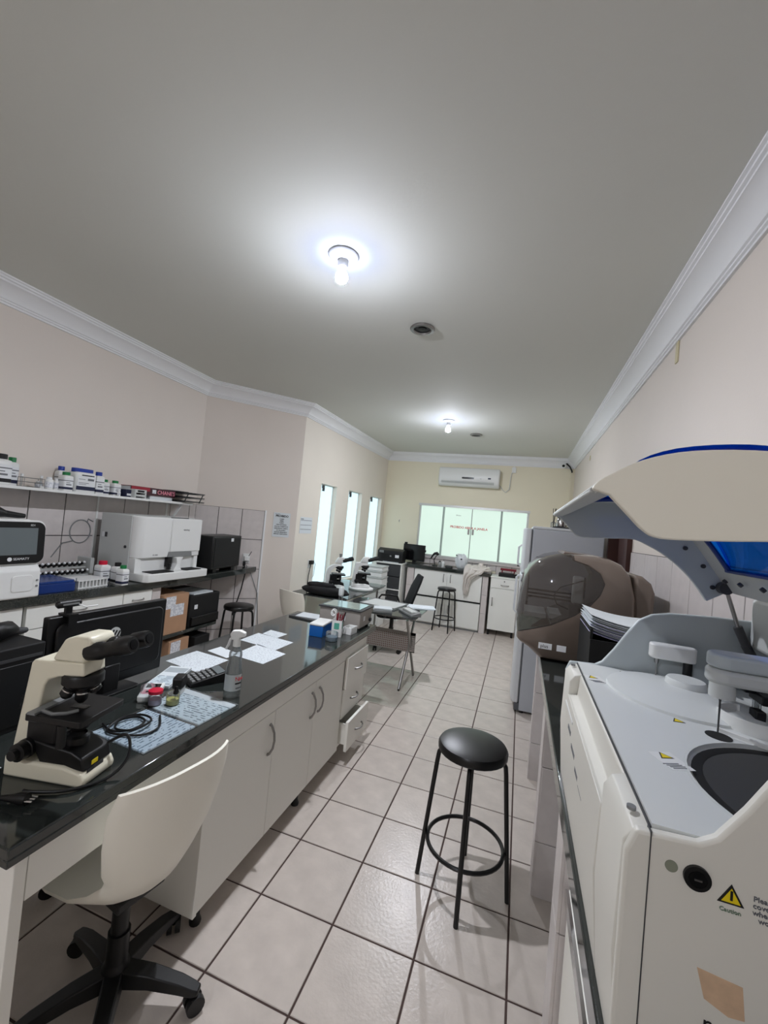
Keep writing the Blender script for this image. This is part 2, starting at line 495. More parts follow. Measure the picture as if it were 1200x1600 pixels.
# sliding window of the back wall
ba = math.atan2(0.05, 3.365)
wb = struct(MB().box(0, 0.03, 0.02, 0.09, 0, 0.985).box(1.95, 1.98, 0.02, 0.09, 0, 0.985).box(0.03, 1.95, 0.02, 0.09, 0, 0.035)
            .box(-0.012, 1.992, -0.015, 0.09, 0.945, 0.985).build('window_4', ALU, None, on_wall(3, BX0 + 1.61, BZ0), ba))
XM = [0.03, 0.465, 0.99, 1.515, 1.95]
for k in range(4):
    f = 0.045 if k in (0, 3) else 0.06
    pn = B(XM[k] + 0.004, XM[k + 1] - 0.004, f - 0.004, f + 0.004, 0.035, 0.945).build('pane', PANEB, wb)
for x in (0.465, 1.515): B(x - 0.018, x + 0.018, 0.035, 0.07, 0.035, 0.945).build('mullion', mat('mullion_green_grey', (170, 186, 178), 0.4), wb)
B(0.984, 0.996, 0.045, 0.068, 0.035, 0.945).build('meeting_stile', GREYP, wb)
for x in (0.935, 1.012): B(x, x + 0.034, 0.028, 0.05, 0.47, 0.57).build('handle', STEEL, wb, bev=0.004)
text('PROIBIDO ABRIR A JANELA', 0.058, (0.605, 0.0535, 0.572), FNY, REDT, wb, sx=0.97, bold=0.0012)
text('Blindex', 0.03, (0.70, 0.0535, 0.80), FNY, INKG, wb)
B(-0.02, 2.0, -0.035, 0.02, -0.03, 0.0).build('sill', WTILE, wb)

# dark doorway in the right wall behind the analysers
d = struct(MB().box(1.72, 1.90, DY0 - 0.05, DY0 + 0.02, 0, 2.15).box(1.72, 1.90, DY1 - 0.02, DY1 + 0.02, 0, 2.15).box(1.72, 1.90, DY0, DY1, 2.08, 2.15).build('door_1', WOODD))
B(1.80, 1.845, DY0 + 0.02, DY1 - 0.02, 0.0, 2.08).build('door_leaf', WOODD, d, bev=0.003)
MB().box(1.787, 1.80, DY0 + 0.1, DY1 - 0.1, 0.2, 0.9).box(1.787, 1.80, DY0 + 0.1, DY1 - 0.1, 1.05, 1.95).build('door_panel', WOODD, d, bev=0.006)
# ================================================================== CEILING AND WALL FITTINGS
def bulb(loc, label):
    t = thing('ceiling_bulb', label, 'lamp', loc, 0, 'bare bulbs on the ceiling')
    MB().lathe([(0.074, 0.0005), (0.080, -0.006), (0.074, -0.014), (0.050, -0.020), (0.030, -0.030)], n=40).build('rose', WPL, t)
    MB().lathe([(0.026, -0.026), (0.028, -0.05), (0.024, -0.066), (0.02, -0.068)]).build('holder', WPL, t)
    lo = [(0.034 * math.cos(R(a)), -0.118 - 0.034 * math.sin(R(a))) for a in (40, 48, 56, 64, 72, 79, 85)]
    MB().lathe([(0.014, -0.066), (0.017, -0.080), (0.027, -0.096), (0.033, -0.112), (0.034, -0.120), (0.0325, -0.128), (0.030, -0.134), lo[0]], n=20).build('bulb_neck', BULBN, t)
    MB().lathe(lo, n=20).build('bulb_dome', BULBM, t)
    return t
bulb((-0.045, 0.62, HC), 'large bare lit bulb on the ceiling above the island bench')
bulb((-0.03, 3.94, HC), 'smaller-looking bare lit bulb on the far ceiling by the air conditioner')
bulb((-0.04, -3.5, HC), 'unseen bare lit bulb added on the ceiling behind the viewpoint')  # added out of view to light the sides facing the camera
def vent(loc, label):
    t = thing('ceiling_downlight', label, 'downlight', loc, 0, 'round recessed ceiling fittings')
    MB().lathe([(0.058, 0.0), (0.082, -0.001), (0.088, -0.010), (0.082, -0.018), (0.064, -0.020), (0.058, -0.010)], caps=False).build('ring', STEEL, t)
    MB().lathe([(0.060, -0.001), (0.060, -0.006), (0.002, -0.004)]).build('reflector', DGREY, t)
    MB().lathe([(0.03, -0.004), (0.028, -0.012), (0.004, -0.014)]).build('lamp_face', BLK, t)
vent((0.19, 1.46, HC), 'round grey recessed downlight near the larger bulb')
vent((0.24, 4.69, HC), 'small round recessed downlight near the far bulb')

# air conditioner
AC = t = thing('air_conditioner', 'white split air conditioner on the far wall above the window', 'air conditioner', (0.0, 6.43, 2.49))
prof = [(-0.005, 0.03), (-0.03, 0.005), (-0.12, 0.0), (-0.17, 0.03), (-0.20, 0.08), (-0.205, 0.18), (-0.19, 0.31), (-0.165, 0.335), (-0.005, 0.34)]
MB().loft([[(x, y * k - 0.0, 0.17 + (z - 0.17) * k) for y, z in prof] for x, k in ((-0.555, 0.94), (-0.545, 0.99), (-0.53, 1.0), (0.5, 1.0), (0.515, 0.99), (0.525, 0.94))]).build('body', WPL, t, smooth=50)
MB().prism([(-0.166, 0.045), (-0.168, 0.03), (-0.206, 0.082), (-0.200, 0.095)], 'x', -0.50, 0.44).build('louvre', LGREY, t)
B(-0.50, 0.44, -0.196, -0.185, 0.066, 0.075).build('air_slot', DGREY, t)
MB().prism(rrect(-0.13, 0.09, 0.135, 0.165, 0.014), 'y', -0.212, -0.2).build('display', BLKG, t)
B(0.33, 0.38, -0.2075, -0.2, 0.145, 0.17).build('energy_sticker', NAVY, t)
B(0.19, 0.22, -0.2075, -0.2, 0.145, 0.15).build('badge', GREYP, t)
t = thing('wall_outlet', 'white socket box with conduit beside the air conditioner', 'outlet', (0.755, 6.43, 2.80))
B(-0.035, 0.035, -0.03, 0.003, 0, 0.10).build('box', WPL, t, bev=0.004)
B(-0.008, 0.008, -0.014, 0.003, 0.10, 0.22).build('conduit', WPL, t)
o = MB().tube([(0.53, 6.40, 2.56), (0.58, 6.41, 2.49), (0.64, 6.41, 2.44), (0.70, 6.41, 2.50), (0.71, 6.41, 2.7), (0.72, 6.41, 2.78), (0.745, 6.405, 2.83)], 0.007, 6).build('power_cord', LGREY, AC, w=True)
t = thing('security_camera', 'small white bullet camera in the far right ceiling corner', 'camera', (1.58, 6.40, 2.95))
MB().cyl((0, -0.02, 0), (-0.03, -0.14, -0.01), 0.035).build('body', WPL, t)
MB().cyl((-0.0295, -0.138, -0.01), (-0.031, -0.144, -0.01), 0.022).build('lens', BLKG, t)
MB().cyl((0.01, 0.04, 0.03), (0, -0.02, 0.0), 0.015).build('mount', WPL, t)
o = MB().tube([(1.60, 6.36, 3.0), (1.66, 6.38, 2.95), (1.70, 6.40, 2.88), (1.705, 6.425, 2.86)], 0.012, 6).build('camera_cable', BLK, None, (1.66, 6.38, 2.95), w=True)
tag(o, 'short black cable behind the white bullet camera', 'cable')
o = B(1.685, 1.71, 6.43, 6.447, 1.2, 2.86).build('cable_channel', WALLC, None, (1.7, 6.44, 1.2), w=True)
tag(o, 'thin cream cable channel running down the far right wall corner', 'cable channel')
for (y, z0, z1, lb) in ((1.505, 2.80, 2.925, 'cream blank plate under the cornice on the right wall'), (4.755, 2.78, 2.845, 'tiny far cream plate on the right wall near the camera')):
    o = B(-0.008, 0, -0.022, 0.022, 0, z1 - z0).build('wall_plate', IVORY, None, (1.755, y, z0), bev=0.003); tag(o, lb, 'wall plate')
o = MB().tube([(-1.27, 6.40, 1.78), (-1.27, 6.37, 1.775), (-1.27, 6.365, 1.755), (-1.27, 6.385, 1.745)], 0.006, 6).build('wall_hook', STEEL, None, (-1.27, 6.4, 1.75), w=True)
tag(o, 'little metal hook on the far wall left of the window', 'hook')

# notices on the walls
a1 = math.atan2(0.85, 0.79)
t = thing('wall_notice', 'white printed sign headed PROIBIDO on the angled wall', 'sign', on_wall(1, 0.875, 1.40, -0.002), a1)
B(0, 0.205, -0.001, 0.001, 0, 0.297).build('sheet', PAPER, t)
text('PROIBIDO', 0.036, (0.1025, -0.0012, 0.245), FNY, INK, t, align='CENTER', sx=0.95, bold=0.0012)
text('NO SETOR', 0.012, (0.018, -0.0012, 0.277), FNY, INK, t)
for k, s_ in enumerate(('COMER', 'BEBER', 'FUMAR', 'USAR ADORNOS', 'APLICAR COSMETICOS', 'ARMAZENAR COMIDA', 'NA GELADEIRA', 'ENTRAR SEM JALECO', 'PIPETAR COM A BOCA')):
    text(s_, 0.0165, (0.1025, -0.0012, 0.215 - k * 0.023), FNY, INK, t, align='CENTER', bold=0.0005)
t = thing('wall_notice', 'small white and grey table sheet on the window wall', 'sign', on_wall(2, 0.09, 1.46, -0.002), wa)
B(0, 0.30, -0.001, 0.001, 0, 0.21).build('sheet', PAPER, t)
for k, z in enumerate((0.165, 0.105, 0.05)): B(0.012, 0.285, -0.0018, 0.0, z, z + 0.006).build('printed_rule', INKG, t)
B(0.01, 0.08, -0.0018, 0, 0.18, 0.19).build('printed_heading', INKG, t)
t = thing('wall_outlet', 'white wall socket with black adaptor by the slit windows', 'outlet', on_wall(2, 0.42, 1.0, 0), wa)
B(-0.035, 0.035, -0.008, 0.002, 0, 0.11).build('plate', WPL, t, bev=0.003)
B(-0.02, 0.05, -0.05, -0.006, 0.05, 0.10).build('adaptor', BLK, t, bev=0.004)
MB().tube([(0.0, -0.03, 0.05), (-0.02, -0.02, -0.1), (-0.01, -0.012, -0.25)], 0.006, 6).build('black_lead', BLK, t)
MB().tube([(0.05, -0.04, 0.09), (0.10, -0.04, 0.05), (0.10, -0.03, -0.1), (0.02, -0.02, -0.22)], 0.005, 6).build('white_lead', WPL, t)
# ================================================================== ISLAND BENCH
BZ = 0.86
t = thing('island_bench', 'long white laboratory island bench carrying the black granite worktop', 'bench', (-0.46, 0.62, 0))
# carcass of the cupboard part: sides, back, bottom and rail
MB().box(-0.80, -0.135, 0.065, 1.78, 0.10, 0.118).box(-0.80, -0.785, 0.065, 1.78, 0.118, 0.812).box(-0.785, -0.135, 1.762, 1.78, 0.118, 0.812)\
    .box(-0.785, -0.135, 1.375, 1.393, 0.118, 0.812).box(-0.785, -0.135, 0.51, 0.526, 0.118, 0.715).box(-0.785, -0.135, 0.065, 0.081, 0.118, 0.812).build('carcass', LAM, t, w=True)
B(-0.135, -0.113, 0.06, 1.782, 0.722, 0.812).build('rail', LAM, t, w=True)
B(-0.80, -0.112, 0.045, 0.065, 0.10, 0.812).build('side_panel', LAM, t, w=True, bev=0.002)
def bow_handle(p0, p1, out, parent, r=0.0055, name='handle'):
    a, b = Vector(p0), Vector(p1); d = b - a; o_ = Vector(out)
    pts = [a, a + o_ * 0.35 + d * 0.04, a + d * 0.25 + o_ * 0.85, a + d * 0.5 + o_, a + d * 0.75 + o_ * 0.85, b + o_ * 0.35 - d * 0.04, b]
    return MB().tube(pts, [r * 1.5, r * 1.1, r, r, r, r * 1.1, r * 1.5], 8).build(name, STEEL, parent, w=True)
for (y0, y1, hy) in ((0.066, 0.516, 0.475), (0.520, 0.948, 0.905), (0.952, 1.376, 1.0)):
    dr = B(-0.135, -0.115, y0, y1, 0.105, 0.717).build('door', LAM, t, w=True, bev=0.0015)
    bow_handle((-0.115, hy, 0.52), (-0.115, hy, 0.665), (0.032, 0, 0), dr)
for (y0, y1, z0, z1, out) in ((1.382, 1.778, 0.52, 0.735, 0.022), (1.382, 1.778, 0.312, 0.512, 0.006), (1.382, 1.778, 0.105, 0.305, 0.065)):
    dr = B(-0.135 + out, -0.115 + out, y0, y1, z0, z1).build('drawer', LAM, t, w=True, bev=0.0015)
    zc = (z0 + z1) / 2
    bow_handle((-0.115 + out, 1.52, zc), (-0.115 + out, 1.645, zc), (0.03, 0, 0), dr)
    MB().box(-0.60, -0.136 + out, y0 + 0.03, y0 + 0.04, z0 + 0.03, z1 - 0.03).box(-0.60, -0.136 + out, y1 - 0.04, y1 - 0.03, z0 + 0.03, z1 - 0.03)\
        .box(-0.60, -0.136 + out, y0 + 0.04, y1 - 0.04, z0 + 0.03, z0 + 0.036).build('drawer_box', LAM, dr, w=True)
for (x, y) in ((-0.165, 0.13), (-0.165, 0.92), (-0.165, 1.74), (-0.75, 0.13), (-0.75, 0.92), (-0.75, 1.74)):
    MB().lathe([(0.022, 0.0), (0.024, 0.012), (0.016, 0.03), (0.016, 0.1)], (x, y, 0), 12).build('foot', BLK, t, w=True)
# knee-hole part with its shallow drawer front and end leg
B(-0.128, -0.110, -0.59, 0.045, 0.69, 0.812).build('apron', LAM, t, w=True, bev=0.0015)
bow_handle((-0.110, -0.335, 0.755), (-0.110, -0.265, 0.755), (0.018, 0, 0), t, 0.005)
B(-0.80, -0.105, -0.625, -0.595, 0.0, 0.812).build('end_panel', LAM, t, w=True, bev=0.002)
t = thing('granite_worktop', 'polished black granite worktop of the island bench', 'worktop', (-0.46, 0.62, 0.812))
B(-0.82, -0.093, -0.65, 1.92, 0.832, 0.86).build('slab', GRAN, t, w=True, bev=0.004)
MB().box(-0.135, -0.094, -0.649, 1.919, 0.812, 0.832).box(-0.819, -0.78, -0.649, 1.919, 0.812, 0.832).box(-0.78, -0.135, 1.88, 1.919, 0.812, 0.832).box(-0.78, -0.135, -0.649, -0.61, 0.812, 0.832).build('edge_strip', GRAN, t, w=True, bev=0.003)

# ------------------------------------------------------------------ stools
def stool(name, label, loc, rz, H=0.686, rf=0.212, rs=0.165, n=4, group='black round stools'):
    t = thing(name, label, 'stool', loc, rz, group)
    MB().lathe([(0.02, H - 0.052), (rs * 0.92, H - 0.050), (rs * 0.99, H - 0.040), (rs * 1.0, H - 0.022), (rs * 0.95, H - 0.008), (rs * 0.75, H - 0.001), (0.01, H)], n=32).build('seat', LEATH, t)
    MB().tube([(rs * 0.97 * math.cos(a), rs * 0.97 * math.sin(a), H - 0.041) for a in [2 * PI * k / 32 for k in range(32)]], 0.004, 6, True).build('piping', LEATH, t)
    for k in range(n):
        a = 2 * PI * k / n
        c, s_ = math.cos(a), math.sin(a)
        pts = [(c * 0.02, s_ * 0.02, H - 0.058), (c * (rs * 0.75), s_ * (rs * 0.75), H - 0.058), (c * (rs * 0.88), s_ * (rs * 0.88), H - 0.064), (c * (rs * 0.95), s_ * (rs * 0.95), H - 0.082), (c * (rs * 0.98), s_ * (rs * 0.98), H - 0.12), (c * rf, s_ * rf, 0.0)]
        MB().tube(pts, 0.011, 10).build('leg', TUBE, t)
    zr = 0.21; rr = rs * 0.98 + (rf - rs * 0.98) * (1 - zr / (H - 0.12)) - 0.016
    MB().tube([(rr * math.cos(2 * PI * k / 40), rr * math.sin(2 * PI * k / 40), zr) for k in range(40)], 0.0095, 8, True).build('foot_ring', TUBE, t)
    return t
stool('bar_stool', 'black round-seat stool standing alone in the aisle foreground', (0.827, 0.762, 0), R(2))
stool('bar_stool', 'black round stool in front of the far counter cupboards', (-0.135, 5.69, 0), R(30), 0.72, 0.20, 0.155)
stool('bar_stool', 'black round stool by the angled wall under the left counter', (-1.80, 2.44, 0), R(20), 0.69, 0.20, 0.155)

# ------------------------------------------------------------------ swivel shell chair
def star_base(t, r, h, ang0, m_=BLK):
    MB().lathe([(0.045, 0.075), (0.045, 0.13), (0.035, 0.15), (0.034, 0.16), (0.034, h * 0.62), (0.027, h * 0.62), (0.027, h)], n=16).build('gas_column', m_, t)
    for k in range(5):
        a = ang0 + 2 * PI * k / 5; c, s_ = math.cos(a), math.sin(a)
        rings = []
        for q, wd, zt, zb in ((0.03, 0.034, 0.135, 0.085), (0.12, 0.03, 0.125, 0.085), (0.22, 0.026, 0.100, 0.07), (r - 0.02, 0.023, 0.082, 0.06), (r, 0.018, 0.075, 0.06)):
            rings.append([(c * q - s_ * e, s_ * q + c * e, z) for e, z in ((-wd, zb), (wd, zb), (wd * 0.8, zt), (-wd * 0.8, zt))])
        leg = MB().loft(rings).build('base_arm', m_, t, bev=0.004)
        px, py = c * (r - 0.015), s_ * (r - 0.015)
        b = a + 0.7
        ux, uy = -math.sin(b), math.cos(b)
        for e in (-1, 1):
            MB().cyl((px + ux * 0.006 * e, py + uy * 0.006 * e, 0.029), (px + ux * 0.024 * e, py + uy * 0.024 * e, 0.029), 0.029, n=16).build('caster_wheel', m_, leg)
        MB().cyl((px, py, 0.03), (px, py, 0.07), 0.008, n=8).build('caster_stem', m_, leg)
def shell(mb, W=0.41):
    """seat and back in one sheet: u across, v from the front edge over the seat up the back; local +x is backwards"""
    prof = [(-0.225, 0.440), (-0.205, 0.457), (-0.13, 0.462), (-0.04, 0.452), (0.05, 0.446), (0.11, 0.452), (0.155, 0.480), (0.187, 0.54), (0.212, 0.62), (0.232, 0.71), (0.247, 0.80), (0.262, 0.872)]
    wid = [0.36, 0.41, 0.44, 0.44, 0.41, 0.36, 0.31, 0.32, 0.36, 0.395, 0.405, 0.375]
    nu = 14; top = []; n = len(prof)
    for (x, z), wd in zip(prof, wid):
        row = []
        for i in range(nu + 1):
            e = 2 * i / nu - 1
            k = prof.index((x, z))
            lift = (0.05, 0.055, 0.06, 0.065, 0.075, 0.085, 0.075, 0.04, 0.0, 0.0, 0.0, 0.0)[k] * abs(e) ** 2.5
            wrap = -(0, 0, 0, 0, 0.0, 0.01, 0.03, 0.045, 0.055, 0.058, 0.058, 0.055)[k] * abs(e) ** 2.5
            dip = 0.0 if k < n - 1 else 0.012 * (1 - e * e)
            row.append((x + wrap, e * wd / 2, z + lift + dip))
        top.append(row)
    th = 0.010
    vs = []; fs = []
    for row in top: vs += row
    off = len(vs)
    for k, row in enumerate(top):
        a = prof[max(k - 1, 0)]; b = prof[min(k + 1, n - 1)]
        dx, dz = b[0] - a[0], b[1] - a[1]; l = math.hypot(dx, dz)
        nx, nz = dz / l, -dx / l
        vs += [(p[0] + nx * th, p[1], p[2] + nz * th) for p in row]
    m_ = nu + 1
    for k in range(n - 1):
        for i in range(nu):
            a = k * m_ + i
            fs.append((a, a + 1, a + m_ + 1, a + m_)); fs.append((off + a, off + a + m_, off + a + m_ + 1, off + a + 1))
        for i in (0, nu):
            a = k * m_ + i; fs.append((a, a + m_, off + a + m_, off + a))
    for i in range(nu):
        fs.append((i, i + 1, off + i + 1, off + i)); a = (n - 1) * m_ + i; fs.append((a, a + 1, off + a + 1, off + a))
    return mb.add(vs, fs)
t = thing('swivel_chair', 'cream plastic shell swivel chair on a black star base at the island bench', 'chair', (-0.205, -0.203, 0), R(-10))
shell(MB()).build('shell', SHELL, t, smooth=60)
MB().box(-0.10, 0.10, -0.08, 0.08, 0.400, 0.432).build('seat_plate', BLK, t, bev=0.006)
star_base(t, 0.285, 0.40, R(20 + 10))
t = thing('swivel_chair', 'cream plastic shell chair under the black coat by the angled wall', 'chair', (-1.24, 2.84, 0), R(-110))
shell(MB()).build('shell', SHELL, t, smooth=60)
MB().box(-0.10, 0.10, -0.08, 0.08, 0.400, 0.432).build('seat_plate', BLK, t, bev=0.006)
star_base(t, 0.28, 0.40, R(0))
t = thing('task_chair', 'low black office chair mostly hidden behind the island bench', 'chair', (-1.07, -0.06, 0), 0)
MB().lathe([(0.05, 0.40), (0.21, 0.41), (0.23, 0.44), (0.21, 0.475), (0.02, 0.48)], n=28).build('seat', MESH, t)
star_base(t, 0.29, 0.40, R(8))

# ------------------------------------------------------------------ microscopes
def microscope(name, label, loc, rz, body, S=1.0, trino=False, group=None, curved=False):
    t = thing(name, label, 'microscope', loc, rz, group)
    t.scale = (S, S, S)
    # foot
    MB().prism([(-0.125, 0), (0.125, 0), (0.130, 0.018), (0.118, 0.040), (0.06, 0.052), (-0.06, 0.050), (-0.125, 0.06)], 'y', -0.062, 0.062).build('foot', body, t, bev=0.008, seg=3)
    # limb
    if curved:
        pts = [(-0.135, 0.03), (-0.135, 0.20), (-0.115, 0.265), (-0.07, 0.305), (-0.02, 0.325), (0.07, 0.325), (0.07, 0.295), (0.0, 0.29), (-0.04, 0.27), (-0.07, 0.23), (-0.08, 0.18), (-0.08, 0.03)]
    else:
        pts = [(-0.128, 0.03), (-0.092, 0.322), (-0.084, 0.333), (0.075, 0.342), (0.08, 0.302), (0.0, 0.292), (-0.032, 0.280), (-0.042, 0.262), (-0.072, 0.03)]
    MB().prism(pts, 'y', -0.042, 0.042).build('limb', body, t, bev=0.006, seg=3)
    # head
    hd = MB().prism([(-0.025, 0.340), (0.075, 0.340), (0.092, 0.372), (0.10, 0.405), (0.088, 0.420), (0.045, 0.418), (0.01, 0.405)], 'y', -0.046, 0.046).build('head', body, t, bev=0.008, seg=3)
    for e in (-1, 1):
        ep = MB().tube([(0.080, e * 0.026, 0.372), (0.12, e * 0.034, 0.382), (0.125, e * 0.034, 0.383), (0.165, e * 0.034, 0.395), (0.17, e * 0.034, 0.397), (0.205, e * 0.034, 0.408), (0.218, e * 0.034, 0.412)],
                       [0.026, 0.026, 0.0225, 0.022, 0.026, 0.026, 0.023], 16).build('eyepiece', BLK, hd)
        MB().cyl((0.2170, e * 0.034, 0.4117), (0.2200, e * 0.034, 0.4126), 0.0150, n=14).build('lens', BLKG, ep)
    if trino: MB().lathe([(0.017, 0.415), (0.017, 0.445), (0.02, 0.446), (0.02, 0.462), (0.014, 0.464)], (0.045, 0, 0), 14).build('camera_port', GREYP, hd)
    # nosepiece with objectives
    nz = MB().lathe([(0.050, 0.300), (0.054, 0.294), (0.054, 0.272), (0.042, 0.262), (0.01, 0.258)], (0.045, 0, 0), 24).build('nosepiece', BLK, t)
    for k, (ax, ay, ln) in enumerate(((0.0, 0.0, 0.055), (-0.7, -0.45, 0.042), (-0.55, 0.6, 0.036), (0.6, 0.5, 0.03))):
        p = Vector((0.045 + ax * 0.03, ay * 0.03, 0.264)); d = Vector((ax * 0.6, ay * 0.6, -1)).normalized()
        MB().tube([p, p + d * ln * 0.3, p + d * ln * 0.32, p + d * ln * 0.8, p + d * ln], [0.015, 0.015, 0.0175, 0.0175, 0.009], 14).build('objective', BLK, nz)
        MB().tube([p + d * ln * 0.42, p + d * ln * 0.5], 0.0182, 14).build('objective_ring', CHROME, nz)
    # stage, condenser, lamp house, knobs
    st = MB().prism(rrect(-0.055, 0.125, -0.085, 0.085, 0.012), 'z', 0.178, 0.196).build('stage', BLK, t, bev=0.002)
    MB().box(-0.045, -0.02, -0.085, 0.06, 0.196, 0.202).tube([(-0.02, -0.06, 0.2), (0.02, -0.07, 0.2), (0.05, -0.055, 0.2), (0.065, -0.03, 0.199)], 0.005, 6).build('slide_holder', GREYP, st)
    B(0.02, 0.07, -0.012, 0.012, 0.196, 0.1975).build('slide', GLASS, st)
    MB().box(-0.075, 0.02, -0.05, 0.05, 0.10, 0.178).build('focus_block', BLK, t, bev=0.006)
    MB().lathe([(0.032, 0.178), (0.034, 0.15), (0.028, 0.135), (0.022, 0.13)], (0.045, 0, 0), 18).build('condenser', BLK, t)
    MB().cyl((0.045, 0.0, 0.145), (0.045, -0.05, 0.145), 0.006, n=8).build('condenser_lever', CHROME, t)
    MB().prism([(-0.02, 0.045), (0.122, 0.040), (0.112, 0.075), (0.075, 0.092), (0.0, 0.10), (-0.06, 0.11)], 'y', -0.052, 0.052).build('lamp_house', BLK, t, bev=0.005)
    MB().lathe([(0.033, 0.088), (0.033, 0.112), (0.026, 0.118), (0.024, 0.112)], (0.045, 0, 0), 20).build('field_lens', BLK, t)
    for e in (-1, 1):
        kb = MB().tube([(-0.062, e * 0.05, 0.085), (-0.062, e * 0.062, 0.085), (-0.062, e * 0.064, 0.085), (-0.062, e * 0.086, 0.085), (-0.062, e * 0.088, 0.085), (-0.062, e * 0.102, 0.085)],
                       [0.027, 0.027, 0.025, 0.025, 0.015, 0.014], 18).build('focus_knob', BLK, t)
    MB().cyl((0.06, -0.075, 0.178), (0.06, -0.075, 0.115), 0.012, n=12).build('stage_knob', BLK, t)
    return t
ms = microscope('microscope', 'large cream microscope with black stage on the near end of the island bench', (-0.292, -0.405, BZ), R(12), CREAM, 1.0)
B(0.125, 0.1265, -0.03, -0.008, 0.052, 0.064).build('yellow_sticker', YEL, ms)
B(0.1215, 0.1225, -0.04, 0.02, 0.02, 0.043).build('rating_plate', DGREY, ms)
text('NIKON', 0.013, (-0.105, -0.0428, 0.185), (R(90), R(-83), 0), INK, ms)
microscope('microscope', 'white microscope with a camera port nearest the angled wall on the glass desk', (-1.36, 3.86, 0.757), R(30), WPL, 1.0, True, 'microscopes on the glass desk', True)
microscope('microscope', 'white microscope standing on the round white plate on the glass desk', (-1.07, 4.06, 0.789), R(25), WPL, 1.0, False, 'microscopes on the glass desk')
# ================================================================== LEFT COUNTER
CZ = 1.03
poly = [(-2.488, -1.2), (-1.87, -1.2), (-1.87, 1.9), (-1.985, 2.945), (-2.478, 2.42)]
MB().prism(poly, 'z', 0.972, CZ).build('granite_counter', GRAN, None, (-2.2, 0.8, 0.972), w=True, bev=0.004)
tag(bpy.data.objects['granite_counter'], 'black granite counter along the tiled left wall', 'worktop')
def drawer_unit(label, y0, y1, cols):
    t = thing('drawer_cabinet', label, 'cabinet', (-2.18, (y0 + y1) / 2, 0))
    B(-2.46, -1.912, y0, y1, 0.08, 0.972).build('body', LAMB, t, w=True)
    B(-2.44, -1.95, y0 + 0.01, y1 - 0.01, 0.0, 0.08).build('plinth', DGREY, t, w=True)
    for (a, b) in cols:
        for (z0, z1) in ((0.818, 0.962), (0.52, 0.812), (0.09, 0.514)):
            f = B(-1.912, -1.894, a + 0.003, b - 0.003, z0, z1).build('drawer', LAMB, t, w=True, bev=0.0015)
            c = (a + b) / 2; zc = (z0 + z1) / 2 + 0.005
            bow_handle((-1.894, c - 0.05, zc), (-1.894, c + 0.05, zc), (0.022, 0, 0), f, 0.005)
drawer_unit('white drawer cabinet at the left edge under the touchscreen analyser', -1.15, 0.445, [(-0.35, 0.05), (0.05, 0.445)])
drawer_unit('white drawer cabinet under the left counter beside the tiled pillar', 0.462, 1.395, [(0.462, 1.128), (1.13, 1.395)])
t = thing('tiled_pillar', 'narrow tiled pillar holding up the left counter by the cardboard boxes', 'pillar', (-2.17, 1.45, 0))
B(-2.45, -1.915, 1.41, 1.49, 0, 0.972).build('core', WGROUT, t, w=True)
for z0, z1 in ((0.0, 0.27), (0.274, 0.62), (0.624, 0.97)): B(-1.915, -1.907, 1.408, 1.492, z0, z1).build('tile', WTILE, t, w=True)
o = MB().prism([(-2.45, 1.50), (-1.86, 1.50), (-1.88, 2.20), (-2.06, 2.44), (-2.2, 2.56), (-2.36, 2.50), (-2.45, 2.40)], 'z', 0.515, 0.545).build('granite_shelf', GRAN, None, (-2.15, 2.0, 0.515), w=True, bev=0.003)
tag(o, 'black granite shelf under the left counter with printer and box', 'shelf')
t = thing('shelf_support', 'black block supporting the low granite shelf', 'support', (-2.2, 1.55, 0))
B(-2.40, -2.30, 1.52, 1.60, 0, 0.515).build('block', BLKM, t, w=True); B(-2.40, -2.25, 2.30, 2.38, 0, 0.515).build('block', BLKM, t, w=True)
def carton(name, label, x0, x1, y0, y1, z0, z1):
    t = thing(name, label, 'box', ((x0 + x1) / 2, (y0 + y1) / 2, z0))
    B(x0, x1, y0, y1, z0, z1).build('carton', CARD, t, w=True, bev=0.003)
    for e in (0, 1): B(x0 + 0.002, x1 - 0.002, (y0 + y1) / 2 - 0.001 if e else y0, y1 if e else (y0 + y1) / 2 + 0.0, z1, z1 + 0.003).build('flap', CARD, t, w=True)
    h = z1 - z0
    B(x1, x1 + 0.0012, y0 + 0.02, y0 + 0.13, z0 + h * 0.66, z1 - 0.01).build('shipping_label', LABEL, t, w=True)
    B(x1, x1 + 0.0014, y0 + 0.08, y0 + 0.23, z0 + h * 0.45, z0 + h * 0.75).build('shipping_label', LABEL, t, w=True)
    return t
carton('cardboard_box', 'tall brown cardboard box with white labels on the granite shelf', -2.25, -1.875, 1.51, 1.79, 0.545, 0.885)
carton('cardboard_box', 'brown cardboard box on the floor beneath the granite shelf', -2.2, -1.88, 1.62, 1.85, 0.0, 0.47)
t = thing('printer', 'black laser printer on the granite shelf beside the cardboard box', 'printer', (-2.1, 2.05, 0.545))
B(-2.36, -1.90, 1.84, 2.24, 0.545, 0.84).build('body', BLKM, t, w=True, bev=0.01)
B(-1.90, -1.875, 1.86, 2.22, 0.56, 0.64).build('paper_tray', BLK, t, w=True, bev=0.004)
B(-1.899, -1.897, 1.90, 1.94, 0.71, 0.75).build('sticker', LABW, t, w=True)
o = B(-2.2, -1.92, 1.90, 2.16, 0.84, 0.852).build('paper_sheets', PAPER, None, (-2.06, 2.03, 0.84), w=True); tag(o, 'sheets of white paper lying on the black laser printer', 'paper')
o = B(-2.25, -2.10, 2.28, 2.46, 0.545, 0.56).build('notepad', PAPER, None, (-2.17, 2.37, 0.545), w=True); tag(o, 'small white notepad on the granite shelf right of the printer', 'notepad')
t = thing('computer_tower', 'black computer case on the floor below the granite shelf', 'computer', (-2.1, 2.1, 0))
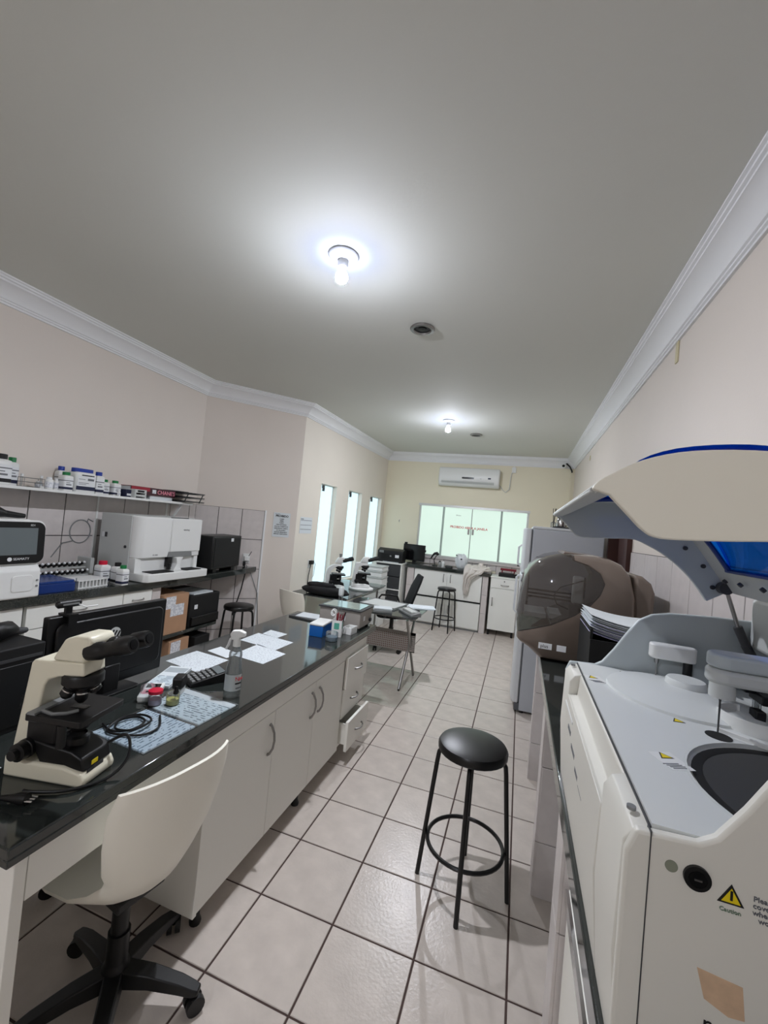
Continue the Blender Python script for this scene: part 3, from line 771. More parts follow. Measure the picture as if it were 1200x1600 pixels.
B(-2.30, -1.88, 1.93, 2.13, 0, 0.44).build('case', BLKM, t, w=True, bev=0.006)
B(-1.88, -1.875, 1.95, 2.11, 0.30, 0.34).build('drive_bay', BLKG, t, w=True)

# ------------------------------------------------------------------ touchscreen analyser
t = thing('touchscreen_analyzer', 'white benchtop analyser with grey touchscreen at the left edge', 'analyser', (-2.05, 0.25, CZ))
MB().prism([(-2.38, 1.03), (-1.855, 1.03), (-1.862, 1.20), (-1.90, 1.235), (-1.93, 1.24), (-2.0, 1.50), (-2.38, 1.50)], 'y', -0.02, 0.50).build('body', WPL, t, w=True, bev=0.012, seg=3)
sc = MB().at((-1.888, 0.245, 1.367), 0, 0, R(-3))
sc.prism(rrect(-0.275, 0.275, -0.135, 0.135, 0.05, 8), 'x', -0.05, 0.0)
bz = sc.build('bezel_back', WPL, t, w=True, bev=0.004)
sc = MB().at((-1.888, 0.245, 1.367), 0, 0, R(-3)); sc.prism(rrect(-0.268, 0.268, -0.128, 0.124, 0.045, 8), 'x', 0.0, 0.008)
sc.build('bezel', BLK, t, w=True, bev=0.002)
sc = MB().at((-1.888, 0.245, 1.367), 0, 0, R(-3)); sc.box(0.008, 0.0092, -0.235, 0.225, -0.075, 0.088); sc.build('screen', SCREEN, t, w=True)
sc = MB().at((-1.888, 0.245, 1.367), 0, 0, R(-3)); sc.cyl((0.008, 0.083, -0.10), (0.0095, 0.083, -0.10), 0.012); sc.build('logo_disc', LABW, t, w=True)
text('SEAMATY', 0.02, (-1.872, 0.345, 1.262), (R(90), R(0), R(90)), LABW, t, w=True)
text('SD1', 0.016, (-1.884, 0.425, 1.467), (R(90), R(0), R(90)), LABW, t, w=True)
MB().prism(rrect(0.34, 0.455, 1.07, 1.17, 0.02), 'x', -1.862, -1.8535).build('sample_door', WPL, t, w=True, bev=0.003)
for z in (1.10, 1.135): MB().cyl((-1.857, 0.478, z), (-1.852, 0.478, z), 0.006).build('button', GREYP, t, w=True)
t = thing('barcode_scanner', 'black handheld barcode scanner lying on top of the touchscreen analyser', 'scanner', (-2.05, 0.3, 1.50))
MB().tube([(-2.05, 0.16, 1.536), (-2.05, 0.24, 1.54), (-2.05, 0.34, 1.537), (-2.05, 0.38, 1.526)], [0.025, 0.036, 0.033, 0.02], 12).build('head', BLK, t, w=True)
MB().tube([(-2.05, 0.36, 1.53), (-2.05, 0.44, 1.521), (-2.05, 0.485, 1.518)], [0.022, 0.018, 0.014], 10).build('grip', BLK, t, w=True)

# ------------------------------------------------------------------ haematology analyser
t = thing('hematology_analyzer', 'large white haematology analyser with sampling bay on the left counter', 'analyser', (-2.14, 1.6, CZ))
B(-2.37, -2.03, 1.25, 1.93, 1.035, 1.56).build('housing', LGREY, t, w=True, bev=0.006)
MB().prism([(-2.03, 1.252), (-1.985, 1.256), (-1.955, 1.275), (-1.94, 1.31), (-1.94, 1.925), (-2.03, 1.925)], 'z', 1.215, 1.556).build('front_cover', WPL, t, w=True, bev=0.006, seg=3)
B(-1.94, -1.931, 1.572, 1.922, 1.262, 1.552).build('front_door', WPL, t, w=True, bev=0.003)
MB().prism([(1.55, 1.217), (1.83, 1.217), (1.82, 1.262), (1.56, 1.262)], 'x', -1.94, -1.93).build('grey_strip', GREYP, t, w=True, bev=0.002)
MB().box(-2.03, -1.96, 1.255, 1.31, 1.09, 1.215).box(-2.03, -1.97, 1.31, 1.88, 1.09, 1.215).box(-2.03, -1.95, 1.88, 1.925, 1.09, 1.215).build('bay_walls', WPL, t, w=True, bev=0.003)
MB().prism([(-2.03, 1.252), (-1.86, 1.255), (-1.83, 1.28), (-1.826, 1.33), (-1.826, 1.91), (-1.84, 1.95), (-2.03, 1.95)], 'z', 1.032, 1.10).build('drip_tray', WPL, t, w=True, bev=0.008, seg=3)
MB().box(-1.96, -1.845, 1.33, 1.55, 1.10, 1.106).box(-1.96, -1.845, 1.69, 1.87, 1.10, 1.106).build('tray_mat', BLKM, t, w=True)
MB().box(-1.965, -1.93, 1.555, 1.60, 1.13, 1.215).cyl((-1.935, 1.575, 1.108), (-1.935, 1.575, 1.16), 0.018).build('sample_probe', BLK, t, w=True)
MB().prism([(1.60, 1.10), (1.69, 1.10), (1.67, 1.13), (1.675, 1.18), (1.70, 1.215), (1.62, 1.215), (1.632, 1.16)], 'x', -1.955, -1.90).build('tube_post', WPL, t, w=True, bev=0.003)
text('mindray', 0.022, (-1.9305, 1.70, 1.45), FX, INK, t, w=True)
text('BC-5000', 0.014, (-1.9395, 1.40, 1.235), FX, INKG, t, w=True)
B(-2.31, -2.285, 1.247, 1.25, 1.36, 1.40).build('latch', DGREY, t, w=True); B(-2.34, -2.312, 1.246, 1.25, 1.36, 1.40).build('latch_plate', LABW, t, w=True)
MB().cyl((-2.075, 1.25, 1.30), (-2.075, 1.245, 1.30), 0.012).build('screw', DGREY, t, w=True)
MB().box(-1.99, -1.96, 1.60, 1.78, 1.556, 1.562).build('top_slot', DGREY, t, w=True)

# ------------------------------------------------------------------ bottles and racks
def bottle(name, label, x, y, z, r, h, cap, square=True, lab=None, group=None, body=WPL, dark=False):
    t = thing(name, label, 'bottle', (x, y, z), random.uniform(-0.2, 0.2), group)
    if square:
        a = [(px, py) for px, py in rrect(-r, r, -r * 0.85, r * 0.85, r * 0.25, 4)]
        MB().loft([[(px * k, py * k, zz) for px, py in a] for k, zz in ((0.95, 0), (1, 0.004), (1, h * 0.74), (0.9, h * 0.79), (0.5, h * 0.83), (0.45, h * 0.86))]).build('body', body, t, smooth=50)
        MB().loft([[(px * 1.012, py * 1.012, zz) for px, py in a] for zz in (h * 0.10, h * 0.66)]).build('label', lab or LABW, t, smooth=50)
        MB().loft([[(px * 1.018, py * 1.018, zz) for px, py in a] for zz in (h * 0.52, h * 0.56)]).build('label_rule', INKG, t, smooth=50)
        MB().box(r * 1.014, r * 1.022, -r * 0.5, r * 0.45, h * 0.30, h * 0.36).box(r * 1.014, r * 1.022, -r * 0.5, r * 0.2, h * 0.42, h * 0.45).build('label_print', INKG, t)
        MB().loft([[(px * 1.02, py * 1.02, zz) for px, py in a] for zz in (h * 0.08, h * 0.2)]).build('label_band', NAVY if not dark else INK, t, smooth=50)
    else:
        MB().lathe([(r * 0.95, 0), (r, 0.004), (r, h * 0.72), (r * 0.8, h * 0.8), (r * 0.55, h * 0.83), (r * 0.5, h * 0.86)], n=20).build('body', body, t)
        MB().lathe([(r * 1.012, h * 0.12), (r * 1.012, h * 0.62)], n=20).build('label', lab or LABEL, t)
    cr = r * (0.62 if square else 0.66)
    MB().lathe([(cr, h * 0.83), (cr, h * 0.985), (cr * 0.9, h)], n=20).build('cap', cap, t)
    return t
bottle('reagent_bottle', 'white reagent bottle with red cap beside the haematology analyser', -2.075, 1.075, CZ, 0.046, 0.165, REDC)
bottle('reagent_bottle', 'dark-labelled reagent bottle with black cap between red and green caps', -1.975, 1.12, CZ, 0.036, 0.16, BLK, dark=True)
bottle('reagent_bottle', 'white reagent bottle with green cap on the counter edge', -1.90, 1.105, CZ, 0.035, 0.15, GREEN)
t = thing('tube_rack', 'white slotted sample rack on the left counter before the bottles', 'rack', (-2.02, 0.90, CZ), R(3))
MB().box(-0.09, 0.09, -0.115, 0.115, 0, 0.006).box(-0.09, 0.09, -0.115, 0.115, 0.05, 0.056).build('plates', WPL, t)
for k in range(9):
    y = -0.108 + k * 0.027
    B(-0.088, 0.088, y - 0.004, y + 0.004, 0.006, 0.05).build('divider', WPL, t)
t = thing('tip_tray', 'flat blue tray with clear edge on the left counter', 'tray', (-2.03, 0.64, CZ), R(-3))
MB().prism(rrect(-0.15, 0.13, -0.11, 0.12, 0.015), 'z', 0.0, 0.058).build('body', BLUED, t, bev=0.003)
MB().prism(rrect(-0.145, 0.125, -0.105, 0.115, 0.015), 'z', 0.058, 0.075).build('lid', mat('blue_tint_lid', (40, 70, 140), 0.15, alpha=0.8), t, bev=0.003)
B(0.12, 0.128, 0.118, 0.122, 0.0, 0.085).build('clear_corner', CLEARP, t)
t = thing('tube_mixer', 'grey tilted tube rack with two rows of small black-capped tubes', 'rack', (-2.30, 0.86, CZ))
B(-0.09, 0.06, -0.30, 0.24, 0, 0.03).build('base', LGREY, t, bev=0.004)
B(-0.09, 0.06, 0.24, 0.27, 0, 0.165).build('end_plate', LGREY, t, bev=0.004); B(-0.09, 0.06, -0.33, -0.30, 0, 0.165).build('end_plate', LGREY, t, bev=0.004)
for z, x in ((0.06, 0.03), (0.115, -0.01)):
    B(x - 0.02, x + 0.02, -0.30, 0.24, z - 0.03, z - 0.02).build('row_shelf', LGREY, t)
    for k in range(14):
        y = -0.28 + k * 0.038
        q = MB().tube([(x - 0.02, y, z - 0.012), (x + 0.02, y + 0.008, z + 0.012)], 0.011, 10).build('tube', BLK, t)
        MB().tube([(x + 0.02, y + 0.008, z + 0.012), (x + 0.028, y + 0.0096, z + 0.017)], 0.009, 10).build('tube_cap', LABW, q)

# ------------------------------------------------------------------ wall shelf and its load
SZ = 1.706
t = thing('wall_shelf', 'long white wall shelf above the left counter', 'shelf', (-2.37, 0.9, 1.686))
B(-2.49, -2.25, -1.2, 2.12, 1.686, SZ).build('board', WPL, t, w=True, bev=0.002)
for y in (-0.5, 2.02):
    MB().box(-2.49, -2.478, y - 0.012, y + 0.012, 1.40, 1.686).prism([(-2.478, 1.686), (-2.29, 1.686), (-2.29, 1.676), (-2.478, 1.42), (-2.478, 1.44), (-2.32, 1.676), (-2.478, 1.676)], 'y', y - 0.006, y + 0.006).build('bracket', WPL, t, w=True)
bottle('large_bottle', 'big white bottle with black cap at the left end of the shelf', -2.38, 0.50, SZ, 0.062, 0.205, BLK, dark=True)
bottle('large_bottle', 'white bottle with green cap beside the black-capped one', -2.43, 0.60, SZ, 0.035, 0.195, GREEN)
t = thing('wire_rack', 'small empty wire test tube rack on the shelf', 'rack', (-2.36, 0.69, SZ))
wr = MB()
for z in (0.003, 0.035, 0.065):
    wr.tube([(-0.035, -0.065, z), (0.035, -0.065, z), (0.035, 0.065, z), (-0.035, 0.065, z)], 0.002, 6, True)
    for k in range(3): wr.tube([(-0.035, -0.035 + k * 0.035, z), (0.035, -0.035 + k * 0.035, z)], 0.0016, 6)
for x in (-0.035, 0.035):
    for y in (-0.065, 0.065): wr.tube([(x, y, 0), (x, y, 0.067)], 0.002, 6)
wr.build('wire_frame', STEEL, t)
for k, (x, y) in enumerate(((-0.02, -0.05), (0.02, 0.05))):
    q = MB().lathe([(0.002, 0.004), (0.007, 0.01), (0.007, 0.075)], (x, y, 0), 10).build('tube', CLEARP, t)
    MB().lathe([(0.009, 0.072), (0.009, 0.088), (0.006, 0.09)], (x, y, 0), 10).build('tube_cap', LABW, q)
t = thing('rubber_stopper', 'loose white stopper lying on the shelf', 'stopper', (-2.32, 0.735, SZ)); MB().lathe([(0.012, 0), (0.013, 0.012), (0.010, 0.015), (0.002, 0.0155)], n=16).build('plug', WPL, t); MB().lathe([(0.0135, 0.002), (0.0138, 0.008)], n=16).build('rim', LGREY, t)
bottle('vial', 'small clear vial with white cap on the shelf', -2.40, 0.765, SZ, 0.024, 0.05, LABW, False, body=CLEARP)
bottle('pill_bottle', 'short round white pill bottle on the shelf', -2.35, 0.80, SZ, 0.027, 0.088, LABW, False)
bottle('pill_bottle', 'slim white bottle next to the short pill bottle', -2.36, 0.855, SZ, 0.017, 0.085, LABW, False)
bottle('reagent_bottle', 'tall white bottle with blue cap behind the green-capped one on the shelf', -2.44, 0.935, SZ, 0.034, 0.185, BCAP)
bottle('reagent_bottle', 'white bottle with green cap in front of a blue-capped one', -2.335, 0.905, SZ, 0.04, 0.142, GREEN)
t = thing('reagent_jug', 'widest white jug with dark blue cap in the middle of the shelf', 'bottle', (-2.38, 1.055, SZ))
a = rrect(-0.055, 0.055, -0.085, 0.085, 0.02, 4)
MB().loft([[(px * k, py * k, z) for px, py in a] for k, z in ((0.97, 0), (1, 0.004), (1, 0.135), (0.95, 0.15), (0.8, 0.158))]).build('body', WPL, t, smooth=50)
B(0.0552, 0.0565, -0.07, 0.07, 0.02, 0.13).build('label', LABW, t); MB().box(0.0565, 0.0572, -0.06, 0.0, 0.06, 0.064).box(0.0565, 0.0572, -0.06, 0.02, 0.072, 0.076).box(0.0565, 0.0572, 0.01, 0.06, 0.095, 0.112).box(0.0565, 0.0572, -0.06, -0.01, 0.10, 0.104).build('label_print', INKG, t); B(0.0562, 0.0572, -0.075, 0.075, 0.018, 0.048).build('label_band', NAVY, t); B(0.0562, 0.0572, -0.04, 0.06, 0.13, 0.138).build('label_rule', INK, t)
MB().prism(rrect(-0.035, 0.035, -0.078, 0.078, 0.03, 6), 'z', 0.156, 0.187).build('cap', BCAP, t, bev=0.003)
bottle('reagent_bottle', 'white bottle with blue cap right of the wide jug', -2.37, 1.185, SZ, 0.038, 0.18, BCAP)
bottle('reagent_bottle', 'small white bottle with green cap next to the blue-capped bottle', -2.40, 1.27, SZ, 0.03, 0.128, GREEN)
bottle('reagent_bottle', 'white bottle with green cap nearest the burgundy box', -2.38, 1.345, SZ, 0.038, 0.128, GREEN)
bottle('vial', 'little white vial in front of the green-capped bottles', -2.30, 1.325, SZ, 0.012, 0.045, LABW, False)
t = thing('navy_box', 'small navy box beside the grey rack on the shelf', 'box', (-2.35, 1.42, SZ)); B(-0.05, 0.05, -0.03, 0.03, 0, 0.065).build('box', NAVY, t, bev=0.002); B(0.0502, 0.051, -0.02, 0.02, 0.012, 0.03).build('label', LABW, t)
t = thing('slide_rack', 'light grey plastic rack with a dark slot on the shelf', 'rack', (-2.286, 1.50, SZ))
MB().box(-0.03, 0.03, -0.06, 0.06, 0.045, 0.075).box(-0.03, 0.03, -0.06, -0.045, 0, 0.045).box(-0.03, 0.03, 0.045, 0.06, 0, 0.045).box(-0.03, 0.03, -0.045, 0.045, 0.012, 0.03).build('frame', LGREY, t, bev=0.003)
MB().prism(rrect(-0.035, 0.035, 0.052, 0.068, 0.007), 'x', 0.030, 0.0312).build('slot', INK, t)
t = thing('binder', 'burgundy binder with pink lettering lying on the shelf', 'binder', (-2.425, 1.69, SZ))
MB().box(-0.06, 0.10, -0.24, 0.26, 0.035, 0.04).box(-0.06, 0.10, -0.24, 0.26, 0.10, 0.105).build('covers', BURG, t, bev=0.001)
B(0.10, 0.104, -0.24, 0.26, 0.035, 0.105).build('spine', mat('dark_burgundy', (62, 20, 32), 0.5), t, bev=0.001)
B(-0.055, 0.095, -0.235, 0.255, 0.04, 0.10).build('pages', PAPER, t)
B(-0.06, 0.09, -0.02, 0.24, 0.0, 0.035).build('white_slab', PAPER, t)
B(-0.06, 0.09, -0.22, -0.06, 0.0, 0.035).build('dark_slab', DGREY, t)
text("CHANE'S", 0.052, (0.1045, 0.045, 0.053), FX, PINKT, t)
B(0.1042, 0.105, -0.012, 0.03, 0.055, 0.09).build('photo_patch', LABEL, t); B(0.1042, 0.105, -0.235, -0.04, 0.068, 0.103).build('red_band', mat('red_band', (150, 24, 44), 0.5), t)
t = thing('letter_tray', 'black three-tier letter tray at the right end of the shelf', 'tray', (-2.36, 2.04, SZ), R(0))
for k in range(3):
    z = 0.004 + k * 0.042
    B(-0.12, 0.14, -0.07, 0.20, z, z + 0.004).build('tray_deck', DGREY, t)
    MB().tube([(-0.12, -0.07, z + 0.012), (0.14, -0.07, z + 0.012), (0.14, 0.20, z + 0.012), (-0.12, 0.20, z + 0.012)], 0.004, 6, True).build('tray_rim', BLK, t)
for y in (-0.06, 0.14): MB().tube([(0.13, y, 0.006), (0.13, y + 0.05, 0.10)], 0.005, 6).build('strut', BLK, t)
MB().box(-0.12, 0.02, -0.09, 0.10, 0.10, 0.112).build('document_stack', DGREY, t)
# cables on the wall behind
pts = [(-2.485, 1.02 - 0.06, 1.18), (-2.48, 1.03, 1.29)]
for k in range(40): pts.append((-2.482 + 0.001 * (k % 2), 1.165 + 0.085 * math.cos(-2.2 - k * 2 * PI / 26), 1.385 + 0.095 * math.sin(-2.2 - k * 2 * PI / 26)))
pts += [(-2.482, 1.22, 1.49), (-2.48, 1.262, 1.47)]
o = MB().tube(pts, 0.005, 6).build('coiled_cable', GREYP, None, (-2.48, 1.15, 1.4), w=True); tag(o, 'grey cable coiled against the left wall tiles', 'cable')
o = MB().box(-2.491, -2.47, 1.275, 1.30, 1.03, 1.50).box(-2.491, -2.475, 1.28, 1.295, 1.50, 1.686).build('cable_duct', WPL, None, (-2.48, 1.28, 1.03), w=True); tag(o, 'white vertical cable duct behind the haematology analyser', 'duct')
# black monitor at the end of the counter
t = thing('computer_monitor', 'boxy black monitor seen from behind on the counter by the angled wall', 'monitor', (-2.0, 2.33, CZ), R(8))
B(-0.17, 0.06, -0.27, 0.27, 0.035, 0.37).build('housing', BLK, t, bev=0.012)
B(0.0602, 0.064, -0.24, 0.24, 0.06, 0.345).build('rear_panel', BLKM, t, bev=0.004)
MB().box(-0.10, 0.04, -0.20, -0.14, 0, 0.036).box(-0.10, 0.04, 0.14, 0.20, 0, 0.036).build('foot', BLK, t, bev=0.004)
B(0.0642, 0.065, 0.05, 0.10, 0.31, 0.345).build('sticker', LABW, t)
t = thing('wall_outlet', 'white socket with a cluster of plugs at the end of the left counter', 'outlet', on_wall(1, 0.60, 1.07, -0.009), a1)
B(-0.04, 0.04, -0.01, 0.0, 0, 0.11).build('plate', WPL, t, bev=0.003)
MB().box(-0.03, 0.03, -0.055, -0.01, 0.03, 0.085).build('plug', WPL, t, bev=0.006); MB().box(-0.035, -0.01, -0.05, -0.01, -0.03, 0.02).build('black_plug', BLK, t, bev=0.004)
MB().tube([(-0.02, -0.04, -0.02), (-0.0, -0.05, -0.09), (-0.03, -0.05, -0.3), (-0.10, -0.05, -0.6)], 0.007, 6).build('black_lead', BLK, t)
MB().tube([(0.0, -0.04, -0.02), (0.05, -0.05, -0.09), (0.16, -0.04, -0.35), (0.20, -0.03, -0.7), (0.22, -0.03, -1.0)], 0.005, 6).build('grey_lead', GREYP, t)
MB().tube([(0.02, -0.03, 0.08), (0.05, -0.03, 0.14)], 0.004, 6).build('antenna', BLK, t)
# ================================================================== ON THE ISLAND BENCH
def sheet(label, pts, z, material, name='paper_sheet', th=0.0009):
    """pts: the four corners on the worktop"""
    c = sum((Vector(p) for p in pts), Vector((0, 0))) / 4
    a = math.atan2(pts[1][1] - pts[0][1], pts[1][0] - pts[0][0])
    mb = MB()
    q = [Matrix.Rotation(-a, 2) @ (Vector(p) - c) for p in pts]
    mb.prism([tuple(v) for v in q], 'z', 0, th)
    o = mb.build(name, material, None, (c.x, c.y, z), a)
    return tag(o, label, 'paper')
def a4(cx, cy, ang, w_=0.21, h_=0.297):
    u = Vector((math.cos(ang), math.sin(ang))); v = Vector((-u.y, u.x)); c = Vector((cx, cy))
    return [tuple(c - u * h_ / 2 - v * w_ / 2), tuple(c + u * h_ / 2 - v * w_ / 2), tuple(c + u * h_ / 2 + v * w_ / 2), tuple(c - u * h_ / 2 + v * w_ / 2)]
# glass cover sheets with forms beneath them
t = thing('desk_pad', 'bluish handwritten form under a glass pad next to the microscope', 'desk pad', (-0.28, -0.125, BZ))
MB().prism([(-0.41, -0.215), (-0.158, -0.228), (-0.140, -0.018), (-0.395, -0.005)], 'z', BZ, BZ + 0.001).build('form', SHEETB, t, w=True)
MB().prism([(-0.42, -0.225), (-0.15, -0.238), (-0.132, -0.012), (-0.405, 0.002)], 'z', BZ + 0.001, BZ + 0.003).build('glass', GLASS, t, w=True)
t = thing('desk_pad', 'grey printed form under a glass pad by the spray bottle', 'desk pad', (-0.28, 0.11, BZ))
MB().prism([(-0.42, 0.020), (-0.140, 0.0), (-0.129, 0.165), (-0.43, 0.190)], 'z', BZ, BZ + 0.001).build('form', SHEETC, t, w=True)
MB().prism([(-0.43, 0.190), (-0.128, 0.165), (-0.125, 0.20), (-0.43, 0.225)], 'z', BZ, BZ + 0.001).build('white_margin', PAPER, t, w=True)
MB().prism([(-0.43, 0.010), (-0.132, -0.008), (-0.118, 0.205), (-0.435, 0.232)], 'z', BZ + 0.001, BZ + 0.003).build('glass', GLASS, t, w=True)
sheet('printed A4 sheet left of the spray bottle near the monitor', [(-0.75, 0.435), (-0.505, 0.395), (-0.50, 0.62), (-0.74, 0.645)], BZ, PRINTX)
sheet('small plain note sheet behind the spray bottle', [(-0.695, 0.68), (-0.53, 0.64), (-0.525, 0.735), (-0.685, 0.78)], BZ, PAPER)
sheet('A4 sheet with a sketch farther along the worktop', [(-0.68, 0.955), (-0.39, 0.91), (-0.382, 1.108), (-0.683, 1.155)], BZ, PRINTX)
sheet('plain A4 sheet right behind the spray bottle', [(-0.54, 0.70), (-0.315, 0.672), (-0.302, 0.885), (-0.54, 0.945)], BZ, PRINT)
sheet('small slip of paper beyond the sketched sheet', [(-0.652, 1.16), (-0.519, 1.131), (-0.513, 1.25), (-0.66, 1.27)], BZ, PRINTX)
# spray bottle
t = thing('spray_bottle', 'clear trigger spray bottle with red lettered label on the worktop', 'bottle', (-0.198, 0.262, BZ), R(18))
MB().lathe([(0.030, 0.0), (0.036, 0.004), (0.037, 0.03), (0.036, 0.10), (0.032, 0.135), (0.0265, 0.160), (0.029, 0.180), (0.028, 0.195), (0.017, 0.214), (0.0135, 0.222), (0.0135, 0.232)], n=28).build('bottle', CLEARP, t)
MB().lathe([(0.028, 0.003), (0.034, 0.006), (0.0345, 0.085), (0.001, 0.0855)], n=24).build('liquid', LIQ, t)
n = 24
ring = lambda r, z, a0, a1: [(r * math.cos(a0 + (a1 - a0) * k / n), r * math.sin(a0 + (a1 - a0) * k / n), z) for k in range(n + 1)]
lo, hi = ring(0.0378, 0.035, -2.5, -0.15), ring(0.0372, 0.105, -2.5, -0.15)
MB().add(lo + hi, [(k, k + 1, n + 2 + k, n + 1 + k) for k in range(n)]).build('label', mat('clear_label', (214, 220, 222), 0.4, alpha=0.8), t)
def label_text(s_, size, a, z, material, r=0.0382):
    text(s_, size, (r * math.cos(a) , r * math.sin(a), z), (R(90), 0, a + PI / 2), material, t)
label_text('N', 0.024, -1.05, 0.08, REDT); label_text('o', 0.024, -0.62, 0.08, REDT); label_text('v', 0.024, -0.28, 0.08, REDT)
lo, hi = ring(0.0383, 0.064, -1.0, -0.2), ring(0.0383, 0.071, -1.0, -0.2); MB().add(lo + hi, [(k, k + 1, n + 2 + k, n + 1 + k) for k in range(n)]).build('label_bar', INK, t)
lo, hi = ring(0.0383, 0.044, -0.9, -0.2), ring(0.0383, 0.050, -0.9, -0.2); MB().add(lo + hi, [(k, k + 1, n + 2 + k, n + 1 + k) for k in range(n)]).build('label_bar', INKG, t)
hd = MB().lathe([(0.0165, 0.222), (0.0165, 0.246), (0.013, 0.252)], n=18).build('collar', WPL, t)
MB().prism([(-0.022, 0.250), (0.012, 0.250), (0.014, 0.262), (0.036, 0.268), (0.036, 0.284), (0.012, 0.294), (-0.022, 0.290), (-0.03, 0.275)], 'y', -0.0125, 0.0125).build('sprayer_head', WPL, t, bev=0.003)
MB().tube([(-0.012, 0, 0.262), (-0.030, 0, 0.25), (-0.036, 0, 0.225), (-0.046, 0, 0.205)], [0.006, 0.006, 0.006, 0.005], 8).build('trigger', WPL, t)
MB().tube([(0, 0, 0.23), (0.002, 0, 0.12), (0.012, 0, 0.012)], 0.002, 6).build('dip_tube', CLEARP, t)
# calculator propped up, stamp, keypad, jars
t = thing('calculator', 'black desk calculator tilted up beside the stamp', 'calculator', (-0.405, 0.335, BZ), R(60))
MB().prism([(-0.085, 0.0), (0.085, 0.0), (0.09, 0.042), (0.08, 0.048), (-0.085, 0.018)], 'y', -0.055, 0.055).build('body', BLK, t, bev=0.004)
for i in range(5):
    for j in range(4):
        x = -0.07 + i * 0.022; y = -0.039 + j * 0.026; z = 0.018 + (x + 0.085) * 0.182
        MB().box(x - 0.007, x + 0.007, y - 0.009, y + 0.009, z + 0.0, z + 0.006).build('key', GREYP, t)
MB().prism([(0.038, 0.0405), (0.075, 0.0472), (0.074, 0.0495), (0.037, 0.043)], 'y', -0.045, 0.045).build('display', SCREEN, t)
t = thing('self_inking_stamp', 'black self-inking stamp with grey base on the glass pad', 'stamp', (-0.40, 0.165, BZ + 0.0031), R(25))
MB().box(-0.017, 0.017, -0.03, 0.03, 0, 0.028).build('base', LGREY, t, bev=0.003)
MB().prism(rrect(-0.034, 0.034, 0.028, 0.078, 0.012), 'x', -0.02, 0.02).build('handle', BLK, t, bev=0.003)
t = thing('glucose_meter', 'white handheld meter with dark display on the worktop', 'meter', (-0.485, 0.10, BZ), R(35))
MB().prism(rrect(-0.04, 0.04, -0.075, 0.075, 0.012), 'z', 0.004, 0.024).build('body', WPL, t, bev=0.003)
MB().box(-0.035, 0.035, -0.07, 0.07, 0, 0.0045).build('bottom_shell', LGREY, t)
B(-0.028, 0.028, 0.02, 0.06, 0.0235, 0.0248).build('display', BLKG, t); B(-0.028, 0.028, -0.045, 0.0, 0.0235, 0.0246).build('red_label', mat('pinkish_label', (214, 150, 160), 0.5), t); B(-0.018, 0.018, -0.03, -0.015, 0.0245, 0.0252).build('print', INK, t)
t = thing('paper_pad', 'white and grey form pad lying behind the meter', 'paper', (-0.575, 0.285, BZ), R(20))
B(-0.045, 0.06, -0.13, 0.11, 0, 0.012).build('pad', PAPER, t); MB().box(-0.04, 0.055, -0.12, -0.02, 0.012, 0.0128).build('grey_block', SHEETC, t); MB().box(-0.04, 0.055, 0.03, 0.09, 0.012, 0.0128).build('grey_block', mat('mid_grey_print', (160, 168, 172), 0.8), t)
def jar(name, label, x, y, r, h, cap, fill=None, capr=1.05):
    t = thing(name, label, 'jar', (x, y, BZ + 0.0031))
    MB().lathe([(r * 0.92, 0), (r, 0.003), (r, h * 0.8), (r * 0.9, h * 0.85)], n=22).build('jar', CLEARP, t)
    if fill: MB().lathe([(r * 0.9, 0.002), (r * 0.94, 0.004), (r * 0.94, h * 0.4), (0.001, h * 0.405)], n=20).build('contents', fill, t)
    if cap: MB().lathe([(r * capr, h * 0.8), (r * capr, h * 1.0), (r * 0.9, h * 1.02)], n=22).build('lid', cap, t)
    return t
jar('specimen_jar', 'clear specimen jar with bright red lid beside the microscope', -0.402, 0.04, 0.026, 0.058, REDC, mat('lilac_content', (196, 184, 204), 0.4))
t = jar('dropper_jar', 'clear jar with yellowish contents and black dropper beside the red lid', -0.345, 0.075, 0.026, 0.055, None, AMBER)
MB().tube([(0.008, 0, 0.01), (0.012, 0.0, 0.045)], 0.003, 8).build('pipette', CLEARP, t); MB().tube([(0.012, 0, 0.045), (0.013, 0, 0.052), (0.0135, 0, 0.062), (0.014, 0, 0.075)], [0.010, 0.011, 0.008, 0.005], 12).build('dropper_bulb', BLK, t)
jar('glass_beaker', 'empty clear beaker behind the red-lidded jar', -0.46, 0.055, 0.027, 0.07, None)
# monitor, webcam, computer
t = thing('computer_monitor', 'black flat monitor seen from behind on the island bench', 'monitor', (-0.665, 0.03, BZ), R(-1.5))
MB().prism(rrect(-0.265, 0.265, 0.03, 0.362, 0.006), 'x', -0.02, 0.012).build('panel', BLK, t, bev=0.004)
MB().prism(rrect(-0.24, 0.24, 0.075, 0.335, 0.03), 'x', 0.012, 0.026).build('rear_shell', BLK, t, bev=0.006)
B(-0.0215, -0.0202, -0.25, 0.25, 0.05, 0.35).build('screen', BLKG, t)
MB().box(-0.01, 0.03, -0.035, 0.035, 0.006, 0.12).build('neck', BLK, t, bev=0.004); MB().prism(rrect(-0.09, 0.06, -0.12, 0.12, 0.02), 'z', 0.0, 0.008).build('base', BLK, t, bev=0.002)
MB().at((0.0262, -0.005, 0.255)).cyl((0, 0, 0), (0.0015, 0, 0), 0.026, n=28).build('maker_badge', LGREY, t)
for e in (-1, 0, 1): MB().at((0.0278, -0.005 + e * 0.014, 0.252 - e * 0.004), 0, R(-28)).box(0, 0.0012, -0.0035, 0.0035, -0.017, 0.017).build('badge_stroke', BLK, t)
t = thing('webcam', 'black webcam clipped on top of the flat monitor', 'webcam', (-0.665, -0.165, 1.222), R(-1.5))
MB().tube([(0.0, -0.045, 0.045), (0.0, -0.038, 0.045), (0.0, 0.038, 0.045), (0.0, 0.045, 0.045)], [0.008, 0.015, 0.015, 0.008], 14).build('barrel', BLK, t)
